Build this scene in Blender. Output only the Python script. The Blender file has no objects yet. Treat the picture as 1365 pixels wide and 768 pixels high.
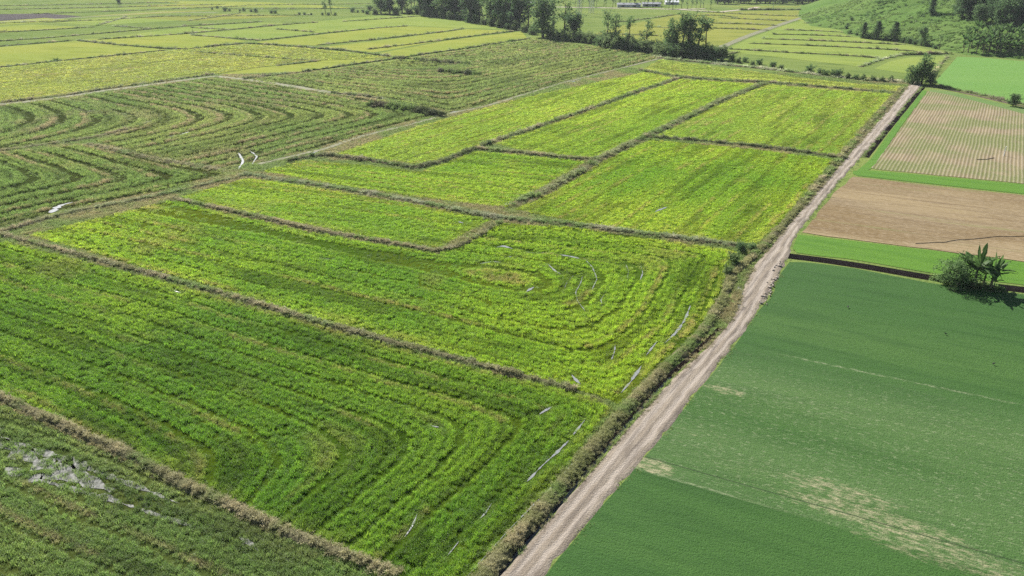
import bpy, bmesh, math, random
import numpy as np
from mathutils import Vector, Matrix
from mathutils.geometry import tessellate_polygon, delaunay_2d_cdt

R = math.radians
random.seed(7)
RNG = np.random.default_rng(11)
scene = bpy.context.scene
col = scene.collection

# ------------------------------------------------------------------ camera
CAM_H = 45.0
PITCH = R(24.2)
FPX = 1000.0                       # focal length in pixels of the 1365 px wide photograph
cam = bpy.data.cameras.new('camera')
cam.sensor_width = 36.0
cam.lens = 36.0 * FPX / 1365.0
cam.clip_start = 0.5
cam.clip_end = 30000.0
camo = bpy.data.objects.new('camera', cam)
col.objects.link(camo)
camo.location = (0, 0, CAM_H)
camo.rotation_euler = (math.pi / 2 - PITCH, 0, 0)
scene.camera = camo

# ------------------------------------------------------------------ sky, sun, exposure
SUN_EL, SUN_AZ = R(37), R(-25)     # azimuth clockwise from +Y (the view direction): ahead, a little to the left
world = bpy.data.worlds.new('World')
scene.world = world
world.use_nodes = True
wn = world.node_tree
for n in list(wn.nodes):
    wn.nodes.remove(n)
sky = wn.nodes.new('ShaderNodeTexSky')
sky.sky_type = 'NISHITA'
sky.sun_disc = False
sky.sun_elevation = SUN_EL
sky.sun_rotation = SUN_AZ
sky.dust_density = 0.8
bg = wn.nodes.new('ShaderNodeBackground')
bg.inputs['Strength'].default_value = 0.05
wo = wn.nodes.new('ShaderNodeOutputWorld')
wn.links.new(sky.outputs[0], bg.inputs['Color'])
wn.links.new(bg.outputs[0], wo.inputs['Surface'])
sl = bpy.data.lights.new('sun', 'SUN')
sl.energy = 5.0
sl.angle = R(0.55)
sl.color = (1.0, 0.955, 0.88)
so = bpy.data.objects.new('sun', sl)
col.objects.link(so)
so.location = (-60, 150, 120)
sdir = Vector((math.sin(SUN_AZ) * math.cos(SUN_EL), math.cos(SUN_AZ) * math.cos(SUN_EL), math.sin(SUN_EL)))
so.rotation_euler = (-sdir).to_track_quat('-Z', 'Y').to_euler()
scene.view_settings.view_transform = 'Standard'
scene.view_settings.look = 'None'
scene.view_settings.exposure = 1.18
scene.view_settings.gamma = 1.0
scene.view_settings.use_curve_mapping = False
scene.cycles.max_bounces = 6
scene.cycles.transparent_max_bounces = 4
scene.cycles.volume_bounces = 0
scene.cycles.use_denoising = False

CP, SP = math.cos(PITCH), math.sin(PITCH)


def gp(px, py):
    """a spot of the photograph as a point of the level ground"""
    cx = (px - 682.5) / FPX
    cy = (384.0 - py) / FPX
    dz = -SP + cy * CP
    t = CAM_H / -dz
    return (cx * t, t * (CP + cy * SP))


def gpl(pts):
    return [gp(*p) for p in pts]


# ------------------------------------------------------------------ helpers
def tag(o, label=None, cat=None, group=None, kind=None):
    if label: o['label'] = label
    if cat: o['category'] = cat
    if group: o['group'] = group
    if kind: o['kind'] = kind
    return o


def mesh_obj(name, verts, faces, mat, parent=None, smooth=False, loc=None):
    me = bpy.data.meshes.new(name)
    me.from_pydata([tuple(v) for v in verts], [], [tuple(f) for f in faces])
    if mat: me.materials.append(mat)
    if smooth:
        me.polygons.foreach_set('use_smooth', [True] * len(me.polygons))
    me.update()
    o = bpy.data.objects.new(name, me)
    col.objects.link(o)
    if parent: o.parent = parent
    if loc: o.location = loc
    return o


def empty(name, loc, rz=0.0, s=1.0):
    o = bpy.data.objects.new(name, None)
    o.empty_display_size = 0.3
    o.location = loc
    o.rotation_euler = (0, 0, rz)
    o.scale = (s, s, s) if not isinstance(s, (tuple, list)) else s
    col.objects.link(o)
    return o


def inst(name, me, parent, loc=(0, 0, 0), rot=(0, 0, 0), scale=(1, 1, 1)):
    o = bpy.data.objects.new(name, me)
    col.objects.link(o)
    o.parent = parent
    o.location = loc; o.rotation_euler = rot; o.scale = scale
    return o


def resample(pts, step):
    pts = np.asarray(pts, float)
    seg = np.linalg.norm(np.diff(pts, axis=0), axis=1)
    s = np.concatenate([[0], np.cumsum(seg)])
    n = max(2, int(round(s[-1] / step)) + 1)
    t = np.linspace(0, s[-1], n)
    return np.stack([np.interp(t, s, pts[:, 0]), np.interp(t, s, pts[:, 1])], 1)


def smooth_line(pts, step, k=3):
    p = resample(pts, step)
    for _ in range(k):
        q = p.copy()
        q[1:-1] = 0.25 * p[:-2] + 0.5 * p[1:-1] + 0.25 * p[2:]
        p = q
    return p


def normals2(p):
    d = np.gradient(p, axis=0)
    d /= np.linalg.norm(d, axis=1)[:, None] + 1e-9
    return np.stack([-d[:, 1], d[:, 0]], 1)


def hash2(ix, iy, seed):
    h = (ix.astype(np.int64) * 374761393 + iy.astype(np.int64) * 668265263 + seed * 1442695041) & 0xFFFFFFFF
    h = ((h ^ (h >> 13)) * 1274126177) & 0xFFFFFFFF
    h = h ^ (h >> 16)
    return (h & 0xFFFF) / 65535.0


def vnoise(x, y, seed=0):
    ix, iy = np.floor(x), np.floor(y)
    fx, fy = x - ix, y - iy
    fx = fx * fx * (3 - 2 * fx); fy = fy * fy * (3 - 2 * fy)
    a = hash2(ix, iy, seed); b = hash2(ix + 1, iy, seed)
    c = hash2(ix, iy + 1, seed); d = hash2(ix + 1, iy + 1, seed)
    return (a * (1 - fx) + b * fx) * (1 - fy) + (c * (1 - fx) + d * fx) * fy


def fbm(x, y, seed=0, o=3):
    v = 0.0; a = 0.5; t = 0.0
    for i in range(o):
        v = v + a * vnoise(x * 2 ** i, y * 2 ** i, seed + 17 * i)
        t += a; a *= 0.55
    return v / t


def in_poly(x, y, poly):
    c = np.zeros(len(x), bool)
    n = len(poly)
    for i in range(n):
        x0, y0 = poly[i]; x1, y1 = poly[(i + 1) % n]
        if y0 == y1: continue
        k = ((y0 > y) != (y1 > y)) & (x < (x1 - x0) * (y - y0) / (y1 - y0) + x0)
        c ^= k
    return c


def seg_dist(x, y, line, closed=False):
    """distance to a polyline and the length along it"""
    n = len(line)
    best = np.full(len(x), 1e9); al = np.zeros(len(x)); acc = 0.0
    for i in range(n if closed else n - 1):
        x0, y0 = line[i]; x1, y1 = line[(i + 1) % n]
        dx, dy = x1 - x0, y1 - y0
        L = math.hypot(dx, dy)
        if L < 1e-6: continue
        t = np.clip(((x - x0) * dx + (y - y0) * dy) / (L * L), 0, 1)
        d = np.hypot(x - x0 - t * dx, y - y0 - t * dy)
        m = d < best
        best[m] = d[m]; al[m] = acc + t[m] * L
        acc += L
    return best, al


def soft_inset(x, y, poly, p=4):
    acc = np.zeros(len(x))
    n = len(poly)
    for i in range(n):
        x0, y0 = poly[i]; x1, y1 = poly[(i + 1) % n]
        dx, dy = x1 - x0, y1 - y0
        L2 = dx * dx + dy * dy
        if L2 < 1e-6: continue
        t = np.clip(((x - x0) * dx + (y - y0) * dy) / L2, 0, 1)
        d = np.hypot(x - x0 - t * dx, y - y0 - t * dy) + 1e-3
        acc += d ** -p
    return acc ** (-1.0 / p)


def soft_line(x, y, lines, p=4):
    acc = 0
    for ln in lines:
        acc = acc + (seg_dist(x, y, ln)[0] + 1e-3) ** -p
    return acc ** (-1.0 / p)


def sstep(a, b, v):
    t = np.clip((v - a) / (b - a), 0, 1)
    return t * t * (3 - 2 * t)


# ------------------------------------------------------------------ materials
class NT:
    def __init__(self, name):
        self.m = bpy.data.materials.new(name)
        self.m.use_nodes = True
        self.t = self.m.node_tree
        for n in list(self.t.nodes): self.t.nodes.remove(n)
        self.out = self.t.nodes.new('ShaderNodeOutputMaterial')
        self._pos = None

    def n(self, typ, **kw):
        nd = self.t.nodes.new(typ)
        for k, v in kw.items(): setattr(nd, k, v)
        return nd

    def put(self, sock, v):
        if isinstance(v, bpy.types.NodeSocket): self.t.links.new(v, sock)
        elif isinstance(v, (tuple, list)) and len(v) == 3 and sock.type == 'RGBA': sock.default_value = (*v, 1)
        else: sock.default_value = v

    def pos(self):
        if self._pos is None:
            self._pos = self.n('ShaderNodeNewGeometry').outputs['Position']
        return self._pos

    def mapping(self, rot=0.0, scale=(1, 1, 1), vec=None):
        mp = self.n('ShaderNodeMapping')
        self.put(mp.inputs['Vector'], vec or self.pos())
        mp.inputs['Rotation'].default_value = (0, 0, rot)
        mp.inputs['Scale'].default_value = scale
        return mp.outputs[0]

    def noise(self, scale, detail=3.0, vec=None, rough=0.55, dist=0.0):
        nd = self.n('ShaderNodeTexNoise')
        self.put(nd.inputs['Vector'], vec or self.pos())
        nd.inputs['Scale'].default_value = scale
        nd.inputs['Detail'].default_value = detail
        nd.inputs['Roughness'].default_value = rough
        nd.inputs['Distortion'].default_value = dist
        return nd.outputs['Fac']

    def math(self, op, a, b=0.0, c=None, clamp=False):
        nd = self.n('ShaderNodeMath', operation=op, use_clamp=clamp)
        self.put(nd.inputs[0], a); self.put(nd.inputs[1], b)
        if c is not None: self.put(nd.inputs[2], c)
        return nd.outputs[0]

    def rng(self, v, a, b, lo=0.0, hi=1.0):
        nd = self.n('ShaderNodeMapRange', interpolation_type='SMOOTHSTEP')
        self.put(nd.inputs[0], v)
        for i, q in enumerate((a, b, lo, hi)): nd.inputs[i + 1].default_value = q
        return nd.outputs[0]

    def mix(self, f, a, b):
        nd = self.n('ShaderNodeMix', data_type='RGBA')
        self.put(nd.inputs[0], f); self.put(nd.inputs[6], a); self.put(nd.inputs[7], b)
        return nd.outputs[2]

    def sep(self, vec):
        nd = self.n('ShaderNodeSeparateXYZ'); self.put(nd.inputs[0], vec)
        return nd.outputs

    def bump(self, h, strength=0.4, dist=0.05):
        nd = self.n('ShaderNodeBump')
        nd.inputs['Strength'].default_value = strength
        nd.inputs['Distance'].default_value = dist
        self.put(nd.inputs['Height'], h)
        return nd.outputs[0]

    def principled(self, color, rough=0.9, spec=0.2, normal=None, **kw):
        b = self.n('ShaderNodeBsdfPrincipled')
        self.put(b.inputs['Base Color'], color)
        self.put(b.inputs['Roughness'], rough)
        b.inputs['Specular IOR Level'].default_value = spec
        if normal is not None: self.put(b.inputs['Normal'], normal)
        for k, v in kw.items(): self.put(b.inputs[k], v)
        self.t.links.new(b.outputs[0], self.out.inputs['Surface'])
        return self.m

    def leafy(self, color, trans=0.4, gloss=0.06, rough=0.45, normal=None):
        d = self.n('ShaderNodeBsdfDiffuse'); self.put(d.inputs['Color'], color)
        t = self.n('ShaderNodeBsdfTranslucent'); self.put(t.inputs['Color'], color)
        g = self.n('ShaderNodeBsdfGlossy'); g.inputs['Roughness'].default_value = rough
        g.inputs['Color'].default_value = (0.9, 0.95, 0.9, 1)
        m1 = self.n('ShaderNodeMixShader'); m1.inputs[0].default_value = trans
        self.t.links.new(d.outputs[0], m1.inputs[1]); self.t.links.new(t.outputs[0], m1.inputs[2])
        m2 = self.n('ShaderNodeMixShader'); m2.inputs[0].default_value = gloss
        self.t.links.new(m1.outputs[0], m2.inputs[1]); self.t.links.new(g.outputs[0], m2.inputs[2])
        self.t.links.new(m2.outputs[0], self.out.inputs['Surface'])
        return self.m


def mat_tuft(name, trans, gloss):
    k = NT(name)
    a = k.n('ShaderNodeAttribute', attribute_type='INSTANCER', attribute_name='tint')
    return k.leafy(a.outputs['Color'], trans, gloss)


def mat_leaf(name, c1, c2, trans=0.3, gloss=0.05):
    k = NT(name)
    oi = k.n('ShaderNodeObjectInfo')
    n = k.noise(0.9, 2.0)
    f = k.math('ADD', k.rng(n, 0.35, 0.65), k.math('MULTIPLY', k.math('SUBTRACT', oi.outputs['Random'], 0.5), 0.8), clamp=True)
    return k.leafy(k.mix(f, c1, c2), trans, gloss)


def mat_field(name, c1, c2, c3, rot=0.0, line=0.0):
    """open ground of a field: three colours in patches, faint lines along the working direction"""
    k = NT(name)
    v = k.mapping(0, (0.25, 1.0, 1.0), k.mapping(rot))
    big = k.noise(0.018, 3)
    mid = k.noise(0.16, 4, v)
    fine = k.noise(1.6, 4)
    c = k.mix(k.rng(big, 0.35, 0.65), c1, c2)
    c = k.mix(k.math('MULTIPLY', k.rng(mid, 0.48, 0.7), 0.8), c, c3)
    c = k.mix(k.math('MULTIPLY', k.rng(fine, 0.4, 0.75), 0.35), c, c3)
    h = k.math('ADD', k.math('MULTIPLY', mid, 0.6), fine)
    return k.principled(c, 1.0, 0.0, k.bump(h, 0.9, 0.25))


ROWDIR = math.atan2(gp(1365, 540)[1] - gp(1030, 470)[1], gp(1365, 540)[0] - gp(1030, 470)[0])   # sod rows, across the road
ROADDIR = math.atan2(gp(1200, 140)[1] - gp(760, 680)[1], gp(1200, 140)[0] - gp(760, 680)[0])


def rowcoord(k, ang):
    """coordinates along (x) and across (y) a working direction"""
    return k.mapping(-ang, (1, 1, 1))


M = {}
M['ground'] = mat_field('far_farmland_ground', (0.12, 0.168, 0.048), (0.155, 0.195, 0.055), (0.08, 0.12, 0.036), 0.3)
M['paddy'] = mat_field('paddy_soil', (0.04, 0.062, 0.018), (0.055, 0.062, 0.024), (0.03, 0.042, 0.016), -ROWDIR)
M['stub'] = mat_field('stubble_soil', (0.048, 0.062, 0.026), (0.066, 0.062, 0.034), (0.034, 0.042, 0.02), -ROWDIR)
M['yellow'] = mat_field('ripening_field', (0.225, 0.245, 0.055), (0.19, 0.23, 0.05), (0.145, 0.178, 0.04), 0.3)
M['olive'] = mat_field('olive_field', (0.175, 0.195, 0.048), (0.215, 0.225, 0.055), (0.125, 0.15, 0.038), 0.3)
M['palegreen'] = mat_field('pale_green_field', (0.165, 0.222, 0.055), (0.195, 0.24, 0.06), (0.13, 0.178, 0.045), 0.3)
M['plough'] = mat_field('dark_ploughed_field', (0.075, 0.07, 0.07), (0.095, 0.085, 0.08), (0.05, 0.05, 0.05), 0.3)
M['hill'] = mat_field('hill_pasture', (0.085, 0.145, 0.036), (0.105, 0.16, 0.044), (0.05, 0.095, 0.027), 0.5)
M['bund'] = mat_field('bund_earth', (0.13, 0.115, 0.07), (0.10, 0.105, 0.05), (0.07, 0.065, 0.04), 0.0)


def mat_turf(name, c1, c2, c3, bands, bare, seam, zones=()):
    k = NT(name)
    uv = rowcoord(k, ROWDIR)
    s = k.sep(uv)
    st = k.mapping(0, (0.12, 1.0, 1.0), uv)
    big = k.noise(0.05, 3, st)
    mid = k.noise(0.55, 4, st)
    fine = k.noise(5.0, 3, k.mapping(0, (0.3, 1.0, 1.0), uv))
    blades = k.noise(7.0, 3, None, 0.7)
    c = k.mix(k.rng(big, 0.35, 0.65), c1, c2)
    c = k.mix(k.math('MULTIPLY', k.rng(mid, 0.42, 0.72), 0.6), c, c3)
    c = k.mix(k.math('MULTIPLY', k.rng(fine, 0.35, 0.8), 0.38), c, c3)
    c = k.mix(k.math('MULTIPLY', k.rng(blades, 0.45, 0.65), 0.55), c, c3)
    pale = (0.30, 0.32, 0.20)
    for (y0, y1, amt, cc) in zones:
        w = k.math('MULTIPLY', k.rng(s[1], y0 - .15, y0 + .15), k.rng(s[1], y1 - 5, y1 + 5, 1, 0))
        nn = k.noise(0.12, 4, st, 0.6)
        sp = k.noise(3.4, 4, k.mapping(0, (0.5, 1.0, 1.0), uv), 0.75)
        c = k.mix(k.math('MULTIPLY', k.math('MULTIPLY', w, k.rng(nn, .3, .6)), amt), c, cc)
        c = k.mix(k.math('MULTIPLY', k.math('MULTIPLY', w, k.rng(sp, .52, .75)), .5), c, pale)
    for (yc, half, thr, xa, xb, amt) in bands:
        dy = k.math('ABSOLUTE', k.math('SUBTRACT', s[1], yc))
        w = k.rng(dy, half * 0.1, half, 1, 0)
        e = k.math('MULTIPLY', k.rng(s[0], xa - 4, xa + 4), k.rng(s[0], xb - 6, xb + 6, 1, 0))
        nn = k.noise(3.2, 5, k.mapping(0, (0.35, 1.2, 1.0), uv), 0.75)
        f = k.math('MULTIPLY', k.math('MULTIPLY', w, e), k.rng(nn, thr - .06, thr + 0.22))
        c = k.mix(k.math('MULTIPLY', f, amt), c, pale)
    for (xc, yc, rx, ry, thr, amt, cc) in bare:
        dx = k.math('DIVIDE', k.math('SUBTRACT', s[0], xc), rx)
        dy = k.math('DIVIDE', k.math('SUBTRACT', s[1], yc), ry)
        r2 = k.math('ADD', k.math('MULTIPLY', dx, dx), k.math('MULTIPLY', dy, dy))
        w = k.rng(r2, 0.1, 1.0, 1, 0)
        nn = k.noise(2.4, 6, k.mapping(0, (0.45, 1.2, 1.0), uv), 0.75)
        f = k.rng(k.math('ADD', nn, k.math('MULTIPLY', k.math('SUBTRACT', w, 1.0), 0.35)), thr - .04, thr + 0.26)
        c = k.mix(k.math('MULTIPLY', f, amt), c, cc)
    for yc in seam:
        wob = k.math('MULTIPLY', k.math('SUBTRACT', k.noise(0.2, 2, st), 0.5), 0.5)
        dy = k.math('ABSOLUTE', k.math('SUBTRACT', k.math('ADD', s[1], wob), yc))
        c = k.mix(k.math('MULTIPLY', k.rng(dy, 0.04, 0.12, 1, 0), 0.8), c, (0.03, 0.05, 0.02))
    h = k.math('ADD', k.math('MULTIPLY', fine, 0.6), k.math('ADD', blades, mid))
    return k.principled(c, 0.88, 0.11, k.bump(h, 1.0, 0.12))


def rc(px, py, ang=None):
    a = -(ROWDIR if ang is None else ang)
    x, y = gp(px, py)
    return (x * math.cos(a) - y * math.sin(a), x * math.sin(a) + y * math.cos(a))


def band(p0, p1, half, thr, amt=0.8):
    a, b = rc(*p0), rc(*p1)
    return ((a[1] + b[1]) / 2, half, thr, min(a[0], b[0]), max(a[0], b[0]), amt)


def spot(px, py, rx, ry, thr, amt=0.8, cc=(0.34, 0.30, 0.19)):
    a = rc(px, py)
    return (a[0], a[1], rx, ry, thr, amt, cc)


M['turf'] = mat_turf('sod_turf', (0.038, 0.096, 0.021), (0.057, 0.12, 0.027), (0.024, 0.066, 0.0145),
    [band((1050, 476), (1365, 540), 0.35, 0.50, 0.85), band((960, 508), (1330, 600), 0.5, 0.55, 0.7),
     band((965, 520), (1180, 570), 1.2, 0.56, 0.65), band((940, 560), (1240, 640), 1.6, 0.585, 0.6),
     band((900, 600), (1300, 690), 2.2, 0.58, 0.6), band((870, 632), (1000, 668), 0.25, 0.45, 0.6)],
    [spot(870, 622, 3.4, 1.8, 0.40, 0.85), spot(965, 520, 4, 1.4, 0.44, 0.8), spot(1160, 690, 12, 2.4, 0.42, 0.68),
     spot(1120, 655, 8, 2.2, 0.45, 0.8), spot(1260, 740, 11, 2.8, 0.44, 0.6), spot(930, 580, 6, 4, 0.56, 0.6),
     spot(1050, 640, 16, 5, 0.56, 0.4)],
    [rc(1180, 700)[1]], [(rc(870, 632)[1], rc(985, 475)[1], .45, (0.08, 0.138, 0.046))])
M['turf2'] = mat_turf('bright_turf_strip', (0.072, 0.17, 0.018), (0.092, 0.19, 0.02), (0.048, 0.125, 0.014), [], [], [])
M['turf3'] = mat_turf('far_turf_field', (0.105, 0.215, 0.04), (0.118, 0.225, 0.045), (0.09, 0.195, 0.036), [], [spot(1320, 93, 8, 4, 0.55, 0.35, (0.24, 0.36, 0.12))], [])
M['turf4'] = mat_turf('weedy_verge', (0.11, 0.19, 0.045), (0.14, 0.20, 0.06), (0.07, 0.12, 0.035), [], [], [])


def mat_sown():
    k = NT('sown_rows_soil')
    uv = rowcoord(k, ROADDIR)
    s = k.sep(uv)
    wob = k.math('MULTIPLY', k.noise(0.06, 2), 0.5)
    ph = k.math('FRACT', k.math('DIVIDE', k.math('ADD', s[1], wob), 0.78))
    tri = k.math('ABSOLUTE', k.math('SUBTRACT', ph, 0.5))
    patch = k.noise(0.055, 3, None, 0.6)
    long = k.noise(0.5, 3, k.mapping(0, (0.15, 1, 1), uv))
    br = k.noise(2.0, 3)
    row = k.math('MULTIPLY', k.rng(tri, 0.12, 0.26, 1, 0), k.rng(k.math('ADD', br, k.math('MULTIPLY', patch, 0.5)), 0.35, 0.95))
    soil = k.mix(k.rng(long, 0.35, 0.65), (0.17, 0.135, 0.085), (0.21, 0.17, 0.105))
    green = k.mix(k.rng(br, 0.35, 0.65), (0.095, 0.13, 0.042), (0.14, 0.155, 0.06))
    g = k.rng(patch, 0.42, 0.62, 1, 0)
    base = k.mix(k.math('MULTIPLY', g, 0.8), soil, green)
    c = k.mix(k.math('MULTIPLY', row, 0.4), base, (0.42, 0.37, 0.285))
    furrow = k.rng(tri, 0.36, 0.47)
    c = k.mix(k.math('MULTIPLY', furrow, 0.35), c, (0.10, 0.10, 0.045))
    return k.principled(c, 1.0, 0.0, k.bump(k.math('ADD', k.math('MULTIPLY', tri, -1.0), br), 0.8, 0.12))


def mat_brown():
    k = NT('harvested_brown_soil')
    uv = rowcoord(k, ROWDIR)
    st = k.mapping(0, (0.06, 1.0, 1.0), uv)
    big = k.noise(0.06, 3, k.mapping(0, (0.35, 1, 1), uv))
    mid = k.noise(0.8, 5, st, 0.65)
    fine = k.noise(3.0, 4, k.mapping(0, (0.35, 1.0, 1.0), uv), 0.7)
    c = k.mix(k.rng(big, 0.38, 0.62), (0.155, 0.113, 0.06), (0.19, 0.148, 0.09))
    c = k.mix(k.rng(k.noise(0.045, 2, k.mapping(0.0, (0.4, 1.3, 1), uv)), 0.5, 0.65), c, (0.225, 0.175, 0.10))
    c = k.mix(k.math('MULTIPLY', k.rng(mid, 0.45, 0.7), 0.6), c, (0.11, 0.078, 0.05))
    c = k.mix(k.math('MULTIPLY', k.rng(fine, 0.42, 0.7), 0.5), c, (0.33, 0.265, 0.18))
    gr = k.noise(0.35, 4, st, 0.6)
    c = k.mix(k.math('MULTIPLY', k.rng(gr, 0.56, 0.68), 0.35), c, (0.17, 0.2, 0.07))
    return k.principled(c, 1.0, 0.0, k.bump(k.math('ADD', mid, fine), 0.9, 0.12))


def mat_road():
    k = NT('packed_dirt_road')
    u = k.n('ShaderNodeUVMap', uv_map='UVMap').outputs[0]
    s = k.sep(u)
    big = k.noise(0.25, 3)
    rd = k.mapping(-ROADDIR)
    along = k.noise(1.6, 4, k.mapping(0, (0.08, 1.0, 1.0), rd))
    grit = k.noise(7.0, 4, None, 0.7)
    c = k.mix(k.rng(big, 0.35, 0.65), (0.215, 0.178, 0.137), (0.265, 0.224, 0.175))
    wob = k.math('MULTIPLY', k.math('SUBTRACT', k.noise(0.15, 2), 0.5), 0.25)
    uu = k.math('ADD', s[0], wob)
    rut = k.math('MAXIMUM', k.rng(k.math('ABSOLUTE', k.math('SUBTRACT', uu, 0.29)), 0.04, 0.13, 1, 0),
                 k.rng(k.math('ABSOLUTE', k.math('SUBTRACT', uu, 0.70)), 0.04, 0.13, 1, 0))
    c = k.mix(k.math('MULTIPLY', rut, 0.6), c, (0.36, 0.315, 0.27))
    c = k.mix(k.math('MULTIPLY', k.rng(along, 0.45, 0.7), 0.75), c, (0.12, 0.1, 0.082))
    c = k.mix(k.math('MULTIPLY', k.rng(grit, 0.52, 0.72), 0.6), c, (0.42, 0.385, 0.34))
    wet = k.noise(0.5, 4, k.mapping(0, (0.3, 1.2, 1.0), rd), 0.65, 0.4)
    c = k.mix(k.math('MULTIPLY', k.rng(wet, 0.60, 0.68), 0.5), c, (0.10, 0.082, 0.066))
    return k.principled(c, 0.92, 0.15, k.bump(k.math('ADD', k.math('MULTIPLY', along, 0.8), grit), 1.0, 0.16))


M['sown'] = mat_sown()
M['brown'] = mat_brown()
M['road'] = mat_road()


def mat_plain(name, c1, c2, scale=2.0, rough=0.9, bumpd=0.08):
    k = NT(name)
    n = k.noise(scale, 4, None, 0.6)
    return k.principled(k.mix(k.rng(n, 0.3, 0.7), c1, c2), rough, 0.15, k.bump(n, 0.8, bumpd))


M['track'] = mat_plain('grey_grass_track', (0.11, 0.125, 0.06), (0.19, 0.18, 0.115), 0.9)
M['ditch'] = mat_plain('ditch_earth', (0.085, 0.065, 0.05), (0.14, 0.105, 0.08), 1.5)
M['clod'] = mat_plain('earth_clods', (0.26, 0.22, 0.18), (0.42, 0.36, 0.30), 3.0)
M['mud'] = mat_plain('grey_mud', (0.06, 0.065, 0.055), (0.25, 0.25, 0.23), 1.8, 0.85)
M['bark'] = mat_plain('bark', (0.06, 0.05, 0.038), (0.10, 0.085, 0.065), 3.0)
M['concrete'] = mat_plain('pale_concrete', (0.42, 0.42, 0.41), (0.52, 0.52, 0.5), 2.0)
M['timber'] = mat_plain('grey_timber', (0.2, 0.18, 0.16), (0.3, 0.28, 0.25), 3.0)
M['roofwhite'] = mat_plain('pale_sheet_roof', (0.62, 0.63, 0.65), (0.72, 0.73, 0.75), 0.4, 0.5)
M['roofgrey'] = mat_plain('grey_sheet_roof', (0.22, 0.23, 0.24), (0.3, 0.31, 0.32), 0.4, 0.5)
M['wall'] = mat_plain('shed_wall', (0.38, 0.38, 0.38), (0.5, 0.49, 0.47), 0.6)
M['dark'] = mat_plain('dark_opening', (0.03, 0.03, 0.035), (0.05, 0.05, 0.05), 1.0)
M['bird'] = mat_plain('dark_plumage', (0.02, 0.02, 0.022), (0.045, 0.045, 0.045), 20.0, 0.6, 0.005)
M['paint'] = mat_plain('white_paint', (0.75, 0.75, 0.73), (0.82, 0.82, 0.8), 4.0, 0.5)
M['hose'] = mat_plain('black_hose', (0.06, 0.055, 0.05), (0.10, 0.085, 0.075), 4.0, 0.6)
k = NT('still_water')
M['water'] = k.principled((0.20, 0.21, 0.215), 0.22, 0.3, k.bump(k.noise(3.5, 3), 0.5, 0.05))
M['rice'] = mat_tuft('rice_blades', 0.55, 0.012)
M['reed'] = mat_tuft('bund_grass_blades', 0.35, 0.01)
M['leaf_dark'] = mat_leaf('dark_tree_leaves', (0.075, 0.14, 0.06), (0.135, 0.21, 0.085), 0.5, .006)
M['leaf_mid'] = mat_leaf('tree_leaves', (0.11, 0.19, 0.07), (0.17, 0.26, 0.1), 0.5, .006)
M['leaf_pale'] = mat_leaf('pale_shrub_leaves', (0.14, 0.21, 0.075), (0.21, 0.275, 0.11), 0.48, .01)
M['banana'] = mat_leaf('banana_leaves', (0.06, 0.12, 0.035), (0.10, 0.17, 0.05), 0.45, 0.006)
M['stem'] = mat_plain('banana_stem', (0.12, 0.11, 0.06), (0.2, 0.18, 0.1), 4.0)

# ------------------------------------------------------------------ layout, all traced on the level ground
road_l = gpl([(560, 905), (667, 768), (735, 690), (800, 615), (850, 556), (900, 502), (940, 466), (966, 440), (986, 409), (990, 384), (1007, 351), (1023, 335),
              (1050, 301), (1080, 267), (1110, 232), (1140, 196), (1170, 163), (1195, 134), (1211, 114), (1216, 108)])
road_r = gpl([(590, 940), (720, 768), (780, 700), (850, 620), (900, 561), (940, 507), (985, 452), (1010, 413), (1026, 394), (1037, 368), (1050, 345), (1058, 318),
              (1074, 298), (1102, 262), (1128, 232), (1153, 204), (1185, 167), (1208, 138), (1225, 119), (1230, 111)])
DITCHES = {}


def strip_poly(line, w0, w1=None):
    p = smooth_line(line, 3.0)
    n = normals2(p)
    w1 = w0 if w1 is None else w1
    jl = (np.array([fbm(np.array([i * 0.7]), np.array([3.0]), 5)[0] for i in range(len(p))]) - 0.5) * 0.35
    a = p + n * (w0 / 2 + jl * w0)[:, None] if False else p + n * (w0 / 2 * (1 + jl))[:, None]
    b = p - n * (w1 / 2 * (1 - jl))[:, None]
    return a, b


# name -> (centre line, width, depth)
DITCH_SPECS = [
    ('drain_ditch', [(1048, 341), (1085, 346), (1135, 351), (1185, 361), (1231, 369), (1300, 379), (1365, 386), (1470, 403)], 2.5, 1.5,
     'deep dark drainage ditch between bright strip and big turf field', 0.0),
    ('roadside_ditch', [(1154, 210), (1170, 189), (1192, 162), (1212, 138), (1231, 116)], 1.5, 1.2,
     'steep dark ditch beside the far stretch of the dirt road', 0.0),
    ('roadside_gully', [(575, 870), (655, 772), (726, 692), (794, 612), (845, 552), (894, 499), (934, 463), (960, 438)], 0.75, 0.6,
     'narrow wet gully between the dirt road and its grassy bank', 0.25),
    ('field_ditch', [(1234, 115), (1262, 119), (1300, 127), (1345, 138), (1420, 152)], 2.0, 1.0,
     'shallow overgrown ditch below the far bright turf field', 0.0),
]
BIG = 9000.0
cv = [Vector((-BIG, -800)), Vector((BIG, -800)), Vector((BIG, BIG)), Vector((-BIG, BIG))]
ce = [(0, 1), (1, 2), (2, 3), (3, 0)]
cf = [[0, 1, 2, 3]]
ditch_poly = []
for (nm, ln, w, dp, lab, wet) in DITCH_SPECS:
    a, b = strip_poly(gpl(ln), w)
    poly = list(map(tuple, a)) + list(map(tuple, b[::-1]))
    if sum(poly[i - 1][0] * poly[i][1] - poly[i][0] * poly[i - 1][1] for i in range(len(poly))) < 0: poly = poly[::-1]
    i0 = len(cv)
    cv += [Vector(p) for p in poly]
    cf.append(list(range(i0, i0 + len(poly))))
    ditch_poly.append((a, b, poly))
vo, eo, fo, ov, oe, of = delaunay_2d_cdt(cv, [], cf, 1, 1e-5)
cen_ = np.array([[sum(vo[i][q] for i in f) / len(f) for q in (0, 1)] for f in fo])
hole = np.zeros(len(fo), bool)
for a, b, poly in ditch_poly: hole |= in_poly(cen_[:, 0], cen_[:, 1], poly)
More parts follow.
